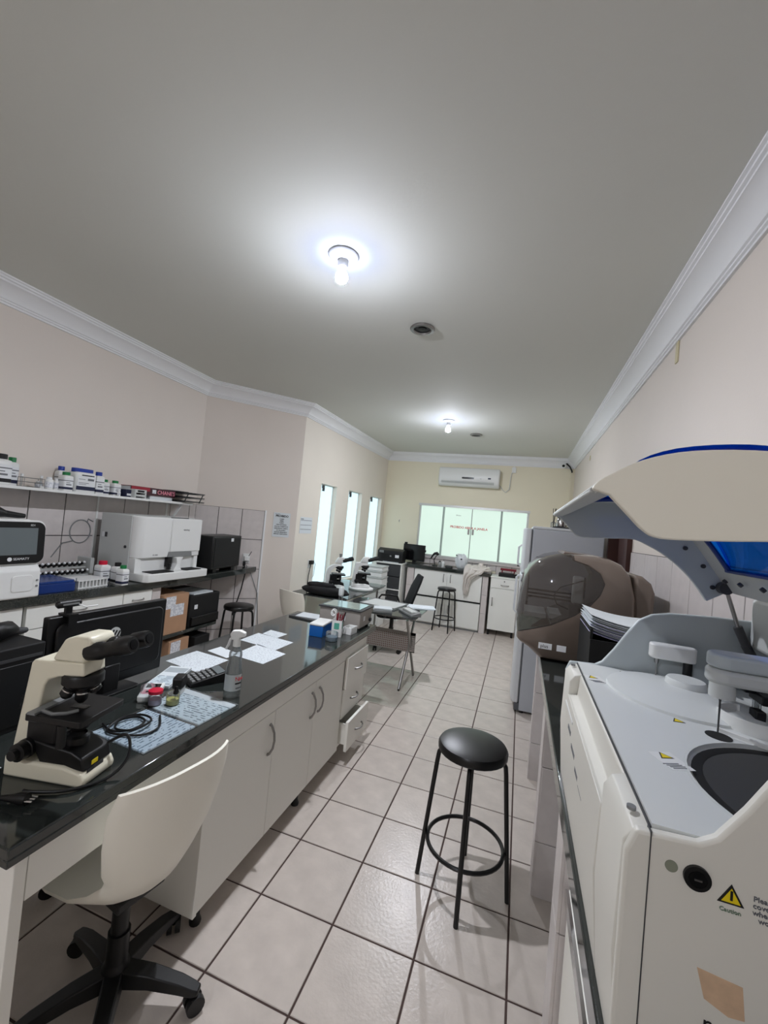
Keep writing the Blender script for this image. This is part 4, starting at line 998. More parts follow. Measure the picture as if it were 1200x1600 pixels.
MB().box(0.012, 0.0155, -0.03, 0.03, 0.042, 0.048).build('rear_strip', GREYP, t)
MB().box(-0.006, 0.006, -0.012, 0.012, 0.006, 0.034).box(-0.026, 0.034, -0.018, 0.018, 0.0, 0.008).box(0.027, 0.034, -0.016, 0.016, -0.035, 0.002).build('clip', BLK, t)
MB().tube([(0.01, 0.03, 0.04), (0.03, 0.045, 0.03), (0.035, 0.09, 0.03)], 0.003, 6).build('lead', WPL, t)
t = thing('desktop_computer', 'black desktop computer case at the left edge of the island bench', 'computer', (-0.725, -0.43, BZ))
B(-0.815, -0.63, -0.61, -0.255, BZ, 1.15).build('case', BLKM, t, w=True, bev=0.005)
B(-0.63, -0.627, -0.60, -0.265, 1.105, 1.115).build('groove', DGREY, t, w=True)
B(-0.63, -0.626, -0.60, -0.265, 0.88, 1.09).build('side_panel', BLK, t, w=True, bev=0.002)
t = thing('barcode_scanner', 'black handheld scanner resting on the desktop computer case', 'scanner', (-0.74, -0.33, 1.15), R(20))
MB().tube([(0, -0.10, 0.03), (0, -0.03, 0.036), (0.0, 0.02, 0.034), (0, 0.05, 0.024)], [0.02, 0.032, 0.03, 0.016], 12).build('head', BLK, t)
MB().tube([(0, 0.03, 0.025), (0, 0.08, 0.014), (0.0, 0.10, 0.012)], [0.016, 0.013, 0.010], 10).build('grip', DGREY, t)
o = MB().tube(smooth_curve([(-0.20, -0.34, 0.93), (-0.16, -0.30, 0.95), (-0.125, -0.32, 0.90), (-0.13, -0.38, 0.868), (-0.17, -0.46, 0.867), (-0.24, -0.505, 0.867), (-0.27, -0.515, 0.868)], 6), 0.0045, 8).build('power_lead', BLK)
o.parent = ms; o.matrix_parent_inverse = (Matrix.Translation(ms.location) @ Matrix.Rotation(R(12), 4, 'Z') @ Matrix.Scale(1.0, 4)).inverted()
t = thing('mains_plug', 'black mains plug with chrome pins lying on the near worktop', 'plug', (-0.235, -0.545, BZ), R(20))
MB().tube([(-0.05, 0, 0.012), (-0.02, 0, 0.014), (0.0, 0, 0.015), (0.02, 0, 0.015)], [0.006, 0.010, 0.015, 0.015], 10).build('body', BLK, t)
for e in (-1, 0, 1): MB().tube([(0.02, e * 0.010, 0.015), (0.04, e * 0.010, 0.015)], 0.0026, 8).build('pin', CHROME, t)
MB().tube([(-0.05, 0, 0.012), (-0.10, 0.01, 0.005), (-0.16, 0.06, 0.005), (-0.20, 0.05, 0.005)], 0.004, 6).build('cord', BLK, t)
o = MB().tube(smooth_curve([(-0.42, -0.17, 0.868), (-0.35, -0.19, 0.868), (-0.30, -0.15, 0.868), (-0.31, -0.09, 0.869), (-0.36, -0.08, 0.871), (-0.385, -0.13, 0.872), (-0.345, -0.18, 0.873), (-0.285, -0.16, 0.874), (-0.285, -0.085, 0.876), (-0.35, -0.065, 0.874), (-0.40, -0.11, 0.87), (-0.36, -0.2, 0.868), (-0.25, -0.17, 0.868), (-0.235, -0.10, 0.868), (-0.30, -0.03, 0.868)], 6), 0.004, 6).build('lamp_lead', BLK, None, (-0.32, -0.1, BZ), w=True)
tag(o, 'loops of thin black cable behind the cream microscope', 'cable')
o = B(-0.56, -0.44, -0.60, -0.47, BZ, BZ + 0.001).build('paper_slip', PAPER, None, (-0.5, -0.53, BZ), w=True); tag(o, 'white paper slip at the far left beside the computer case', 'paper')

# ------------------------------------------------------------------ far end of the bench
t = thing('document_folder', 'dark folder with loose papers at the back corner of the bench', 'folder', (-0.64, 1.78, BZ), R(-8))
B(-0.12, 0.12, -0.10, 0.09, 0, 0.012).build('folder', DGREY, t, bev=0.002); MB().at((0.02, 0.01, 0), R(12)).box(-0.10, 0.11, -0.08, 0.07, 0.012, 0.018).build('papers', PAPER, t)
t = thing('tip_box', 'bright blue pipette tip box with white lid', 'box', (-0.335, 1.40, BZ), R(4))
MB().box(-0.05, 0.05, -0.09, 0.09, 0, 0.075).build('box', BLUEP, t, bev=0.004); MB().box(-0.052, 0.052, -0.092, 0.092, 0.075, 0.092).build('lid', WPL, t, bev=0.006)
t = jar('plastic_tub', 'translucent plastic tub in front of the pen holder', -0.20, 1.30, 0.042, 0.07, None, mat('bluish_tub', (130, 150, 164), 0.3, alpha=0.6)); t.location.z = BZ
t = thing('pen_holder', 'white printed pen holder with dark red pens and scissors', 'pen holder', (-0.222, 1.43, BZ), R(15))
MB().box(-0.035, -0.032, -0.035, 0.035, 0, 0.115).box(0.032, 0.035, -0.035, 0.035, 0, 0.115).box(-0.032, 0.032, -0.035, -0.032, 0, 0.115).box(-0.032, 0.032, 0.032, 0.035, 0, 0.115).box(-0.032, 0.032, -0.032, 0.032, 0, 0.004).build('cup', WPL, t)
for f, (a_, b_) in enumerate((((-0.018, -0.0362), (0.018, -0.035)), ((0.035, -0.018), (0.0362, 0.018)))): B(a_[0], b_[0], a_[1], b_[1], 0.055, 0.098).build('teal_print', mat('teal_print', (90, 170, 150), 0.5), t)
for k, (x, y, dx, dy, c_) in enumerate(((0.005, 0.0, 0.01, 0.012, BURG), (0.015, -0.015, 0.02, -0.005, BURG), (-0.005, 0.015, 0.0, 0.02, BURG), (0.018, 0.012, 0.025, 0.02, BURG), (0.0, -0.018, -0.004, -0.02, BURG), (0.022, 0.0, 0.028, 0.004, INK))):
    MB().tube([(x * 0.5, y * 0.5, 0.006), (x + dx, y + dy, 0.15 + 0.004 * k)], 0.0042, 8).build('pen', c_, t)
sx = MB()
for e in (-1, 1): sx.tube([(-0.035 + 0.016 * math.cos(2 * PI * k / 14), 0.02 * e + 0.004, 0.162 + 0.02 * math.sin(2 * PI * k / 14)) for k in range(14)], 0.004, 6, True)
sx.tube([(-0.022, 0.02, 0.15), (-0.015, 0.0, 0.01)], 0.004, 6).tube([(-0.022, -0.012, 0.15), (-0.012, 0.004, 0.01)], 0.004, 6)
sx.build('scissors', WPL, t)
t = thing('glass_pipette', 'tall clear graduated pipette tubes standing behind the pen holder', 'pipette', (-0.262, 1.51, BZ))
for dx, dy in ((0, 0), (0.018, 0.01)): MB().tube([(dx, dy, 0.005), (dx, dy, 0.27)], 0.006, 10).build('tube', CLEARP, t)
MB().lathe([(0.022, 0), (0.022, 0.02), (0.014, 0.024)], (0.009, 0.005, 0), 16).build('stand', CLEARP, t); MB().lathe([(0.018, 0.27), (0.02, 0.278), (0.02, 0.325), (0.016, 0.33)], (0.009, 0.005, 0), 16).build('white_head', mat('frosted_white', (206, 212, 212), 0.5, alpha=0.8), t)
t = thing('white_dish', 'small white open plastic box at the bench edge', 'box', (-0.172, 1.555, BZ), R(-4))
MB().box(-0.035, 0.035, -0.05, 0.05, 0, 0.004).box(-0.035, -0.031, -0.05, 0.05, 0.004, 0.05).box(0.031, 0.035, -0.05, 0.05, 0.004, 0.05).box(-0.031, 0.031, -0.05, -0.046, 0.004, 0.05).box(-0.031, 0.031, 0.046, 0.05, 0.004, 0.05).build('box', WPL, t, bev=0.002); B(-0.025, 0.025, -0.04, 0.04, 0.004, 0.03).build('contents', LGREY, t)
t = thing('water_bath', 'grey metal water bath with glass lid at the far end of the bench', 'water bath', (-0.305, 1.77, BZ))
B(-0.475, -0.135, 1.645, 1.905, 0.875, 1.00).build('housing', mat('bath_grey', (158, 152, 146), 0.5), t, w=True, bev=0.005)
for x in (-0.46, -0.17):
    for y in (1.66, 1.87): B(x, x + 0.02, y, y + 0.02, BZ, 0.875).build('foot', BLK, t, w=True)
B(-0.485, -0.125, 1.635, 1.912, 1.00, 1.012).build('rim', DGREY, t, w=True, bev=0.002); B(-0.46, -0.15, 1.66, 1.89, 1.012, 1.016).build('glass_lid', mat('lid_glass', (150, 170, 164), 0.05, metal=0.3), t, w=True)
for x in (-0.29, ): B(x, x + 0.035, 1.6435, 1.645, 0.92, 0.955).build('sticker', LABW, t, w=True)
B(-0.1352, -0.134, 1.72, 1.755, 0.92, 0.955).build('sticker', LABW, t, w=True); MB().cyl((-0.135, 1.86, 0.91), (-0.12, 1.86, 0.91), 0.014).build('knob', BLK, t, w=True)
# ================================================================== RIGHT-HAND BENCH
RZ = 1.008
o = B(1.12, 1.744, -1.9, 1.98, 0.955, RZ).build('granite_counter', GRAN, None, (1.43, 0.1, 0.955), w=True, bev=0.004)
tag(o, 'dark granite counter along the right wall under the analysers', 'worktop')
for (y0, y1, lb) in ((1.86, 1.98, 'tiled pier at the fridge end of the right counter'), (0.86, 0.99, 'tiled pier in the middle of the right counter'), (-0.02, 0.11, 'nearest tiled pier of the right counter beside the aisle')):
    t = thing('tiled_pier', lb, 'pier', (1.22, (y0 + y1) / 2, 0))
    B(1.152, 1.30, y0 + 0.006, y1 - 0.006, 0, 0.955).build('core', WGROUT, t, w=True)
    for z0, z1 in ((0.0, 0.25), (0.254, 0.60), (0.604, 0.952)):
        B(1.143, 1.152, y0, y1, z0, z1).build('tile', WTILE, t, w=True, bev=0.001)
        B(1.152, 1.30, y0 - 0.002, y0 + 0.006, z0, z1).build('tile', WTILE, t, w=True, bev=0.001)
def under(label, y0, y1, x0):
    t = thing('base_cabinet', label, 'cabinet', (1.5, (y0 + y1) / 2, 0))
    B(x0 + 0.02, 1.70, y0, y1, 0.06, 0.93).build('body', mat('grey_laminate', (150, 152, 150), 0.5), t, w=True)
    B(x0, x0 + 0.02, y0 + 0.003, (y0 + y1) / 2 - 0.002, 0.07, 0.92).build('door', mat('grey_laminate', (150, 152, 150), 0.5), t, w=True)
    B(x0, x0 + 0.02, (y0 + y1) / 2 + 0.002, y1 - 0.003, 0.07, 0.92).build('door', mat('grey_laminate', (150, 152, 150), 0.5), t, w=True)
    B(x0 + 0.06, 1.68, y0 + 0.01, y1 - 0.01, 0.0, 0.06).build('plinth', DGREY, t, w=True)
under('grey base cabinet set back under the right counter near the fridge', 1.0, 1.855, 1.30)
under('grey base cabinet set back between the two nearer tiled piers', 0.125, 0.85, 1.30)
t = thing('base_cabinet', 'white base cabinet with steel-trimmed top under the near right counter', 'cabinet', (1.45, -0.6, 0))
B(1.165, 1.70, -1.2, -0.035, 0.06, 0.74).build('body', LAM, t, w=True, bev=0.002); B(1.157, 1.165, -1.2, -0.035, 0.70, 0.738).build('steel_trim', CHROME, t, w=True); B(1.2, 1.68, -1.18, -0.05, 0.0, 0.06).build('plinth', DGREY, t, w=True)
t = thing('plastic_basin', 'white plastic basin on the steel-trimmed cabinet under the counter', 'basin', (1.235, -0.14, 0.74))
MB().lathe([(0.05, 0.0), (0.065, 0.006), (0.078, 0.07), (0.088, 0.135), (0.094, 0.137), (0.094, 0.143), (0.084, 0.141), (0.073, 0.08), (0.06, 0.015), (0.001, 0.012)], n=32).build('bowl', WPL, t)
MB().tube([(0.093 * math.cos(2 * PI * k / 32), 0.093 * math.sin(2 * PI * k / 32), 0.140) for k in range(32)], 0.005, 6, True).build('rim', WPL, t)

# ------------------------------------------------------------------ refrigerator
t = thing('refrigerator', 'tall white refrigerator seen from the side at the right wall', 'refrigerator', (1.37, 3.28, 0))
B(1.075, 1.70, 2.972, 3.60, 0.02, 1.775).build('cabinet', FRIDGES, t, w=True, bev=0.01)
B(1.07, 1.70, 2.968, 3.604, 1.775, 1.80).build('top_cap', FRIDGE, t, w=True, bev=0.008)
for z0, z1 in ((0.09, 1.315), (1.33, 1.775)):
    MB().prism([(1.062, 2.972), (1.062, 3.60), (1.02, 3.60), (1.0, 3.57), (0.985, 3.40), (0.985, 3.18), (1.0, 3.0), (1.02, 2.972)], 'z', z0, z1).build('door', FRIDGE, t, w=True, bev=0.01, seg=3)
    B(1.062, 1.076, 2.985, 3.59, z0 + 0.01, z1 - 0.01).build('gasket', GASK, t, w=True)
for z0, z1 in ((0.85, 1.27), (1.36, 1.6)): MB().tube([(0.99, 3.52, z0), (0.955, 3.53, z0 + 0.03), (0.955, 3.53, z1 - 0.03), (0.99, 3.52, z1)], 0.011, 8).build('handle', FRIDGE, t, w=True)
B(1.03, 1.09, 2.98, 3.59, 0.02, 0.09).build('kick_plate', GASK, t, w=True)
B(1.001, 1.004, 3.05, 3.10, 1.58, 1.62).build('badge', REDT, t, w=True)
for x in (1.1, 1.62):
    for y in (3.0, 3.55): MB().cyl((x, y, 0), (x, y, 0.025), 0.02).build('foot', BLK, t, w=True)
t = thing('serving_tray', 'dark tray on top of the refrigerator', 'tray', (1.36, 3.14, 1.80)); MB().prism(rrect(-0.10, 0.13, -0.12, 0.12, 0.03), 'z', 0, 0.006).build('base', DGREY, t); MB().tube([(p[0], p[1], 0.012) for p in rrect(-0.10, 0.13, -0.12, 0.12, 0.03)], 0.006, 6, True).build('rim', DGREY, t)
t = thing('thermos_jug', 'chrome coffee jug with black lid on the refrigerator tray', 'jug', (1.325, 3.10, 1.807)); MB().lathe([(0.04, 0), (0.043, 0.01), (0.043, 0.075), (0.034, 0.09)], n=22).build('body', CHROME, t); MB().lathe([(0.035, 0.089), (0.033, 0.112), (0.01, 0.118)], n=20).build('lid', BLK, t); MB().tube([(0.04, 0, 0.08), (0.066, 0, 0.07), (0.066, 0, 0.03), (0.042, 0, 0.02)], 0.006, 6).build('handle', BLK, t)
t = thing('white_cup', 'white cup beside the chrome jug on the refrigerator', 'cup', (1.43, 3.09, 1.807)); MB().lathe([(0.022, 0), (0.028, 0.03), (0.033, 0.075), (0.030, 0.075), (0.022, 0.01), (0.001, 0.008)], n=20).build('cup', WPL, t); MB().tube([(0.03, 0, 0.06), (0.05, 0, 0.05), (0.05, 0, 0.03), (0.027, 0, 0.02)], 0.004, 6).build('handle', WPL, t)
t = thing('incense_sticks', 'thin dark sticks in a small clear glass on the refrigerator', 'diffuser', (1.255, 3.06, 1.80)); MB().lathe([(0.022, 0), (0.026, 0.005), (0.026, 0.05), (0.012, 0.06)], n=16).build('glass', CLEARP, t)
for dx, dy in ((-0.012, 0), (0.008, 0.01), (0.014, -0.01)): MB().tube([(0, 0, 0.006), (dx, dy, 0.19)], 0.003, 6).build('stick', INK, t)

# ------------------------------------------------------------------ smoked analyser
t = thing('coagulation_analyzer', 'taupe analyser with a smoked transparent dome on the right counter', 'analyser', (1.28, 1.45, RZ))
def inset(poly, k, c=(1.28, 1.30)): return [(c[0] + (x - c[0]) * k, max(RZ + 0.001, c[1] + (z - c[1]) * k)) for x, z in poly]
Y0, Y1 = 1.20, 1.80
STATIONS = [(Y0, 0.90), (Y0 + 0.012, 0.945), (Y0 + 0.035, 0.978), (Y0 + 0.075, 0.996), (Y0 + 0.12, 1.0), (Y1 - 0.12, 1.0), (Y1 - 0.05, 0.985), (Y1, 0.92)]
def rounded(poly, name, m_, sm=50):
    mb = MB().loft([[(x, y, z) for x, z in inset(poly, k)] for y, k in STATIONS]); return mb.build(name, m_, t, w=True, smooth=sm)
seam = [(1.24, 1.615), (1.33, 1.592), (1.40, 1.55), (1.43, 1.49), (1.41, 1.42), (1.36, 1.35), (1.28, 1.28), (1.15, 1.20), (0.985, 1.14)]
rounded([(1.115, RZ + 0.001), (1.57, RZ + 0.001), (1.585, 1.2), (1.575, 1.42), (1.545, 1.53), (1.50, 1.585), (1.44, 1.61), (1.36, 1.62)] + seam + [(0.985, 1.10), (1.0, 1.085), (1.05, 1.06)], 'body', BROWN)
DOME = [(0.983, 1.145), (0.975, 1.20), (0.975, 1.28), (0.985, 1.38), (1.0, 1.455), (1.03, 1.515), (1.07, 1.56), (1.12, 1.59), (1.18, 1.608)]
# dome as a real shell: outer skin, closed ends
rings = []
sm_in = [(x * 1.0 + (1.28 - x) * 0.0, z + 0.004) for x, z in seam[:-1]]
rounded(DOME + sm_in, 'smoked_dome', SMOKE)
MB().tube([(x, Y0 + 0.02, z) for x, z in inset(seam, 0.955)], 0.004, 6).build('dome_seal', DGREY, t, w=True)
MB().prism([(1.20, 1.606), (1.34, 1.60), (1.335, 1.618), (1.21, 1.625)], 'y', 1.30, 1.70).build('top_hatch', BROWN, t, w=True, bev=0.004)
MB().prism([(1.575, RZ + 0.001), (1.66, RZ + 0.001), (1.665, 1.45), (1.645, 1.50), (1.60, 1.535), (1.56, 1.54)], 'y', 1.24, 1.76).build('rear_cover', BROWN, t, w=True, bev=0.02, seg=3)
for k, (x0, w_) in enumerate(((1.105, 0.070), (1.20, 0.048))):
    B(x0, x0 + w_, Y0 - 0.0015, Y0 + 0.004, 1.075, 1.108).build('maker_label', LABW, t, w=True)
text('plus', 0.026, (1.115, Y0 - 0.0018, 1.083), FNY, INK, t, w=True)
for z in (1.33, 1.35, 1.372): MB().tube([(1.03, 1.42, z), (1.30, 1.42, z)], 0.006, 8).build('guide_rail', BLK, t, w=True)
MB().box(1.27, 1.33, 1.30, 1.36, 1.33, 1.49).build('probe_arm', LGREY, t, w=True, bev=0.01); MB().box(1.325, 1.333, 1.293, 1.30, 1.37, 1.49).build('probe_slot', BLK, t, w=True)
MB().tube([(1.32, 1.29, 1.47), (1.27, 1.28, 1.45), (1.20, 1.28, 1.42), (1.17, 1.28, 1.37), (1.19, 1.28, 1.32), (1.25, 1.28, 1.30)], 0.004, 6).build('probe_cable', BLK, t, w=True)
MB().box(1.02, 1.14, 1.34, 1.6, 1.22, 1.245).box(1.16, 1.25, 1.36, 1.6, 1.22, 1.25).build('reagent_deck', LGREY, t, w=True)

# paper holder
t = thing('paper_holder', 'black box holder heaped with curling papers between the two analysers', 'paper holder', (1.40, 0.72, RZ))
MB().box(1.262, 1.54, 0.56, 0.57, RZ, 1.30).box(1.262, 1.272, 0.57, 0.88, RZ, 1.34).box(1.53, 1.54, 0.57, 0.88, RZ, 1.32).box(1.272, 1.53, 0.87, 0.88, RZ, 1.34).box(1.272, 1.53, 0.57, 0.87, RZ, RZ + 0.01).build('box', BLKM, t, w=True)
for k in range(16):
    z = 1.30 + k * 0.0045; dx = random.uniform(-0.012, 0.012); dy = random.uniform(-0.01, 0.01)
    n = 8; vs = []; th = 0.0012
    for i in range(n + 1):
        u = i / n; zz = z + 0.028 * (1 - u) ** 2 - 0.02 * u * (1 - u) + 0.0
        for yy in (0.585 + dy, 0.865 + dy):
            vs += [(1.268 + dx + u * 0.25, yy, zz), (1.268 + dx + u * 0.25, yy, zz + th)]
    fs = []
    for i in range(n):
        a = i * 4; b = a + 4
        fs += [(a, b, b + 2, a + 2), (a + 1, a + 3, b + 3, b + 1), (a, a + 1, b + 1, b), (a + 2, b + 2, b + 3, a + 3)]
    fs += [(0, 2, 3, 1), (n * 4, n * 4 + 1, n * 4 + 3, n * 4 + 2)]
    MB().add(vs, fs).build('sheet', PAPER if k > 9 or k % 3 else mat('lilac_paper', (196, 196, 226), 0.8), t, w=True)
t = thing('computer_mouse', 'black mouse on the right counter just behind the large analyser', 'mouse', (1.185, 0.36, RZ), R(10)); MB().ell((0, 0, 0.016), (0.03, 0.055, 0.018)).build('body', BLK, t); MB().tube([(0, 0.05, 0.01), (0.03, 0.10, 0.006), (0.10, 0.14, 0.006)], 0.003, 6).build('lead', BLK, t)

# ------------------------------------------------------------------ big chemistry analyser with its lid up
t = thing('chemistry_analyzer', 'large white chemistry analyser with raised cream lid in the right foreground', 'analyser', (1.43, -0.33, RZ))
FULL = [(1.130, RZ), (1.735, RZ), (1.735, 1.328), (1.150, 1.328), (1.132, 1.322), (1.121, 1.305), (1.118, 1.16)]
NOTCH = [(1.130, RZ), (1.735, RZ), (1.735, 1.328), (1.150, 1.328), (1.1465, 1.325), (1.142, 1.276), (1.124, 1.270), (1.119, 1.272), (1.116, 1.16)]
MB().prism(FULL, 'y', -0.69, -0.555).prism(NOTCH, 'y', -0.555, -0.06).prism(FULL, 'y', -0.06, 0.052).build('body', LIDC, t, w=True, bev=0.003)
# deck plate with the reagent well
cx, cy, rr = 1.452, -0.535, 0.205
arc = lambda a0, a1, r=rr, n=26: [(cx + r * math.cos(R(a0 + (a1 - a0) * k / n)), cy + r * math.sin(R(a0 + (a1 - a0) * k / n))) for k in range(n + 1)]
low = math.degrees(math.asin((-0.655 - cy) / rr))
MB().prism([(1.153, -0.688), (1.153, 0.048)] + [(cx, 0.048)] + arc(90, 180 - low) + [(cx, -0.655), (cx, -0.688)], 'z', 1.328, 1.3345)\
    .prism([(cx, 0.048), (1.733, 0.048), (1.733, -0.688), (cx, -0.688), (cx, -0.655)] + arc(low, 90), 'z', 1.328, 1.3345).build('deck', DECK, t, w=True)
MB().lathe([(rr, 1.3345), (rr - 0.004, 1.336), (rr - 0.006, 1.318), (rr - 0.012, 1.316)], (cx, cy, 0), 60, False).build('well_rim', LGREY, t, w=True)
MB().lathe([(rr - 0.010, 1.3300), (rr - 0.024, 1.3300), (rr - 0.026, 1.3288)], (cx, cy, 0), 60, False).build('well_seal', BLKM, t, w=True)
MB().disc((cx, cy, 1.3278), rr - 0.013, 0.001, 60).build('well_disc', BOWL, t, w=True)
# carousel cover
MB().lathe([(0.160, 1.3345), (0.158, 1.340), (0.10, 1.350), (0.06, 1.355), (0.002, 1.356)], (1.362, -0.115, 0), 56).build('carousel_cover', DECK, t, w=True)
MB().lathe([(0.045, 1.352), (0.043, 1.366), (0.04, 1.370), (0.002, 1.371)], (1.385, -0.075, 0), 30).build('carousel_knob', DECK, t, w=True)
MB().disc((1.345, -0.09, 1.3515), 0.026).disc((1.40, -0.125, 1.3515), 0.026).build('cover_recess', GREYP, t, w=True)
# wash well
MB().disc((1.435, -0.185, 1.3347), 0.07, 0.0012).build('wash_well', GREYP, t, w=True)
ar = [(1.455 + 0.06 * math.cos(R(a)), -0.235 + 0.06 * math.sin(R(a))) for a in range(90, 271, 12)]; ai = [(1.455 + 0.056 * math.cos(R(a)), -0.235 + 0.056 * math.sin(R(a))) for a in range(270, 89, -12)]
MB().prism(ar + ai, 'z', 1.3345, 1.362).build('splash_ring', WPL, t, w=True)
MB().disc((1.462, -0.235, 1.3360), 0.055, 0.0015).build('wash_disc', BGREY, t, w=True)
MB().at((1.43, -0.34, 0), R(-38)).box(-0.075, 0.075, -0.004, 0.004, 1.3345, 1.3415).build('ridge', WPL, t, w=True)
MB().disc((1.362, -0.325, 1.3344), 0.022, 0.001).build('needle_port', BLKM, t, w=True)
# end walls
WALLPROF = [(1.121, 1.30), (1.132, 1.330), (1.20, 1.334), (1.218, 1.346), (1.246, 1.387), (1.276, 1.439), (1.303, 1.481), (1.336, 1.502), (1.379, 1.512), (1.487, 1.519), (1.735, 1.521), (1.735, 1.30)]
MB().prism(WALLPROF, 'y', 0.052, 0.068).build('end_wall', BGREY, t, w=True, bev=0.003)
MB().prism([(1.120, RZ), (1.735, RZ)] + WALLPROF[::-1][1:-1] + [(1.121, 1.30)], 'y', -0.705, -0.69).build('end_wall', LIDC, t, w=True, bev=0.004)
B(1.1475, 1.1487, -0.7062, -0.69, RZ, 1.334).build('panel_seam', DGREY, t, w=True)
B(1.1500, 1.1525, -0.69, 0.05, 1.327, 1.3312).build('deck_seam', DGREY, t, w=True)
for (x, y) in ((1.137, -0.655), (1.137, 0.02), (1.165, 0.02)): MB().lathe([(0.006, 1.3285), (0.006, 1.3325), (0.001, 1.3325)], (x, y, 0), 14).build('screw_cap', GREYP, t, w=True)
# raised back housing
B(1.56, 1.735, -0.15, 0.05, 1.45, 1.585).build('rear_housing', LGREY, t, w=True, bev=0.012)
# sampler arms
ar1 = MB().prism(rrect(1.325, 1.435, -0.002, 0.036, 0.016), 'z', 1.392, 1.432).build('dispense_arm', WPL, t, w=True, bev=0.005)
MB().tube([(1.343, 0.012, 1.393), (1.343, 0.012, 1.380), (1.343, 0.012, 1.375), (1.343, 0.012, 1.337)], [0.007, 0.005, 0.0018, 0.0015], 8).build('needle', STEEL, ar1, w=True)
MB().cyl((1.418, 0.018, 1.336), (1.418, 0.018, 1.392), 0.011).build('arm_post', BLK, ar1, w=True)
ar2 = MB().prism(rrect(1.345, 1.66, -0.325, -0.262, 0.03), 'z', 1.432, 1.462).build('sampling_arm', LGREY, t, w=True, bev=0.008, seg=3)
MB().prism(rrect(1.346, 1.65, -0.324, -0.263, 0.03), 'z', 1.463, 1.492).build('arm_cover', BGREY, ar2, w=True, bev=0.010, seg=3)
MB().cyl((1.372, -0.30, 1.405), (1.372, -0.30, 1.434), 0.022, n=18).build('needle_boss', LGREY, ar2, w=True)
MB().tube([(1.366, -0.31, 1.41), (1.366, -0.31, 1.398), (1.366, -0.31, 1.337)], [0.004, 0.002, 0.0015], 8).build('needle', DGREY, ar2, w=True)
MB().cyl((1.60, -0.29, 1.336), (1.60, -0.29, 1.434), 0.03, n=20).build('arm_post', WPL, ar2, w=True)
ws = MB().box(1.47, 1.50, -0.16, -0.13, 1.385, 1.425).box(1.49, 1.545, -0.19, -0.13, 1.37, 1.39).box(1.53, 1.56, -0.20, -0.17, 1.336, 1.39).box(1.475, 1.495, -0.20, -0.17, 1.336, 1.36).build('wash_station', BLK, t, w=True, bev=0.003)
for k in range(4): MB().tube([(1.497, -0.165 + k * 0.008, 1.345), (1.497, -0.165 + k * 0.008, 1.43), (1.515, -0.165 + k * 0.01, 1.445), (1.55, -0.17 + k * 0.012, 1.43), (1.585, -0.18 + k * 0.012, 1.37), (1.60, -0.19 + k * 0.012, 1.337)], 0.0035, 8).build('wash_tube', CLEARP, ws, w=True)
# stickers
def tri(o_, u, v, s_, parent, nrm, names=('warning_sign', 'warning_sign_yellow')):
    for sc_, m_, nm, lift in ((s_, INK, names[0], 0.0004), (s_ * 0.72, YEL, names[1], 0.0008)):
        P = [Vector(o_) + u * (sc_ * math.cos(R(a))) + v * (sc_ * math.sin(R(a))) for a in (90, 210, 330)]
        q = [p + nrm * lift for p in P] + [p - nrm * 0.0005 for p in P]
        MB().add([tuple(p) for p in q], [(0, 1, 2), (3, 5, 4), (0, 3, 4, 1), (1, 4, 5, 2), (2, 5, 3, 0)]).build(nm, m_, parent, w=True)
X_, Y_, Z_ = Vector((1, 0, 0)), Vector((0, 1, 0)), Vector((0, 0, 1))
tri((1.2345, -0.7056, 1.283), X_, Z_, 0.0155, t, -Y_)
B(1.2333, 1.2357, -0.7072, -0.7055, 1.2805, 1.2915).build('exclamation_mark', INK, t, w=True)
text('Caution', 0.0068, (1.2235, -0.7057, 1.2655), FNY, mat('green_grey_ink', (120, 140, 120), 0.6), t, w=True)
for k, s_ in enumerate(('Please make sure', 'cover is closed', 'when the system is', 'working')): text(s_, 0.0085, (1.256 + 0.006 * (k == 3), -0.7057, 1.287 - k * 0.0078), FNY, INKG, t, w=True)
for (x, y, rz) in ((1.172, -0.085, 15), (1.262, 0.012, 10), (1.305, -0.285, 10), (1.228, -0.475, 25)):
    u = Vector((math.cos(R(rz)), math.sin(R(rz)), 0)); v = Vector((-u.y, u.x, 0))
    tri((x, y, 1.3346 if y < -0.2 or y > 0.0 or x < 1.2 else 1.345), u, v, 0.014, t, Z_)
    if x in (1.172, 1.228):
        MB().at((x + 0.006, y - 0.014, 1.3345), R(rz)).box(-0.021, 0.021, -0.026, 0.03, -0.0002, 0.0003).build('sticker', WPL, t, w=True)
        for k in range(4): MB().at((x + 0.002 + 0.004 * k, y - 0.024 - 0.003 * k, 1.3345), R(rz)).box(-0.014, 0.014, -0.001, 0.001, 0, 0.0007).build('caution_line', INKG, t, w=True)
MB().cyl((1.199, -0.705, 1.2945), (1.199, -0.709, 1.2945), 0.0145, n=28).build('key_switch', BLK, t, w=True)
MB().cyl((1.199, -0.709, 1.2945), (1.199, -0.7105, 1.2945), 0.0095, n=24).build('key_barrel', BLKG, t, w=True); B(1.195, 1.203, -0.7112, -0.7104, 1.2935, 1.2955).build('key_slot', STEEL, t, w=True)
MB().cyl((1.172, -0.705, 1.299), (1.172, -0.7062, 1.299), 0.007, n=20).build('hole_plug', mat('plug_green_grey', (134, 138, 122), 0.6), t, w=True)
MB().prism([(1.206, 1.190), (1.252, 1.185), (1.256, 1.148), (1.240, 1.146), (1.215, 1.157)], 'y', -0.7056, -0.705).build('tape_residue', TAPE, t, w=True)
text('neam', 0.024, (1.215, -0.7057, 1.122), FNY, INK, t, w=True)
for k, (y, z, l) in enumerate(((-0.16, 1.215, 0.05), (-0.24, 1.20, 0.06), (-0.31, 1.185, 0.045), (-0.37, 1.175, 0.055))): B(1.1165, 1.1180, y - l / 2, y + l / 2, z - 0.004, z + 0.006).build('printed_mark', INKG, t, w=True)
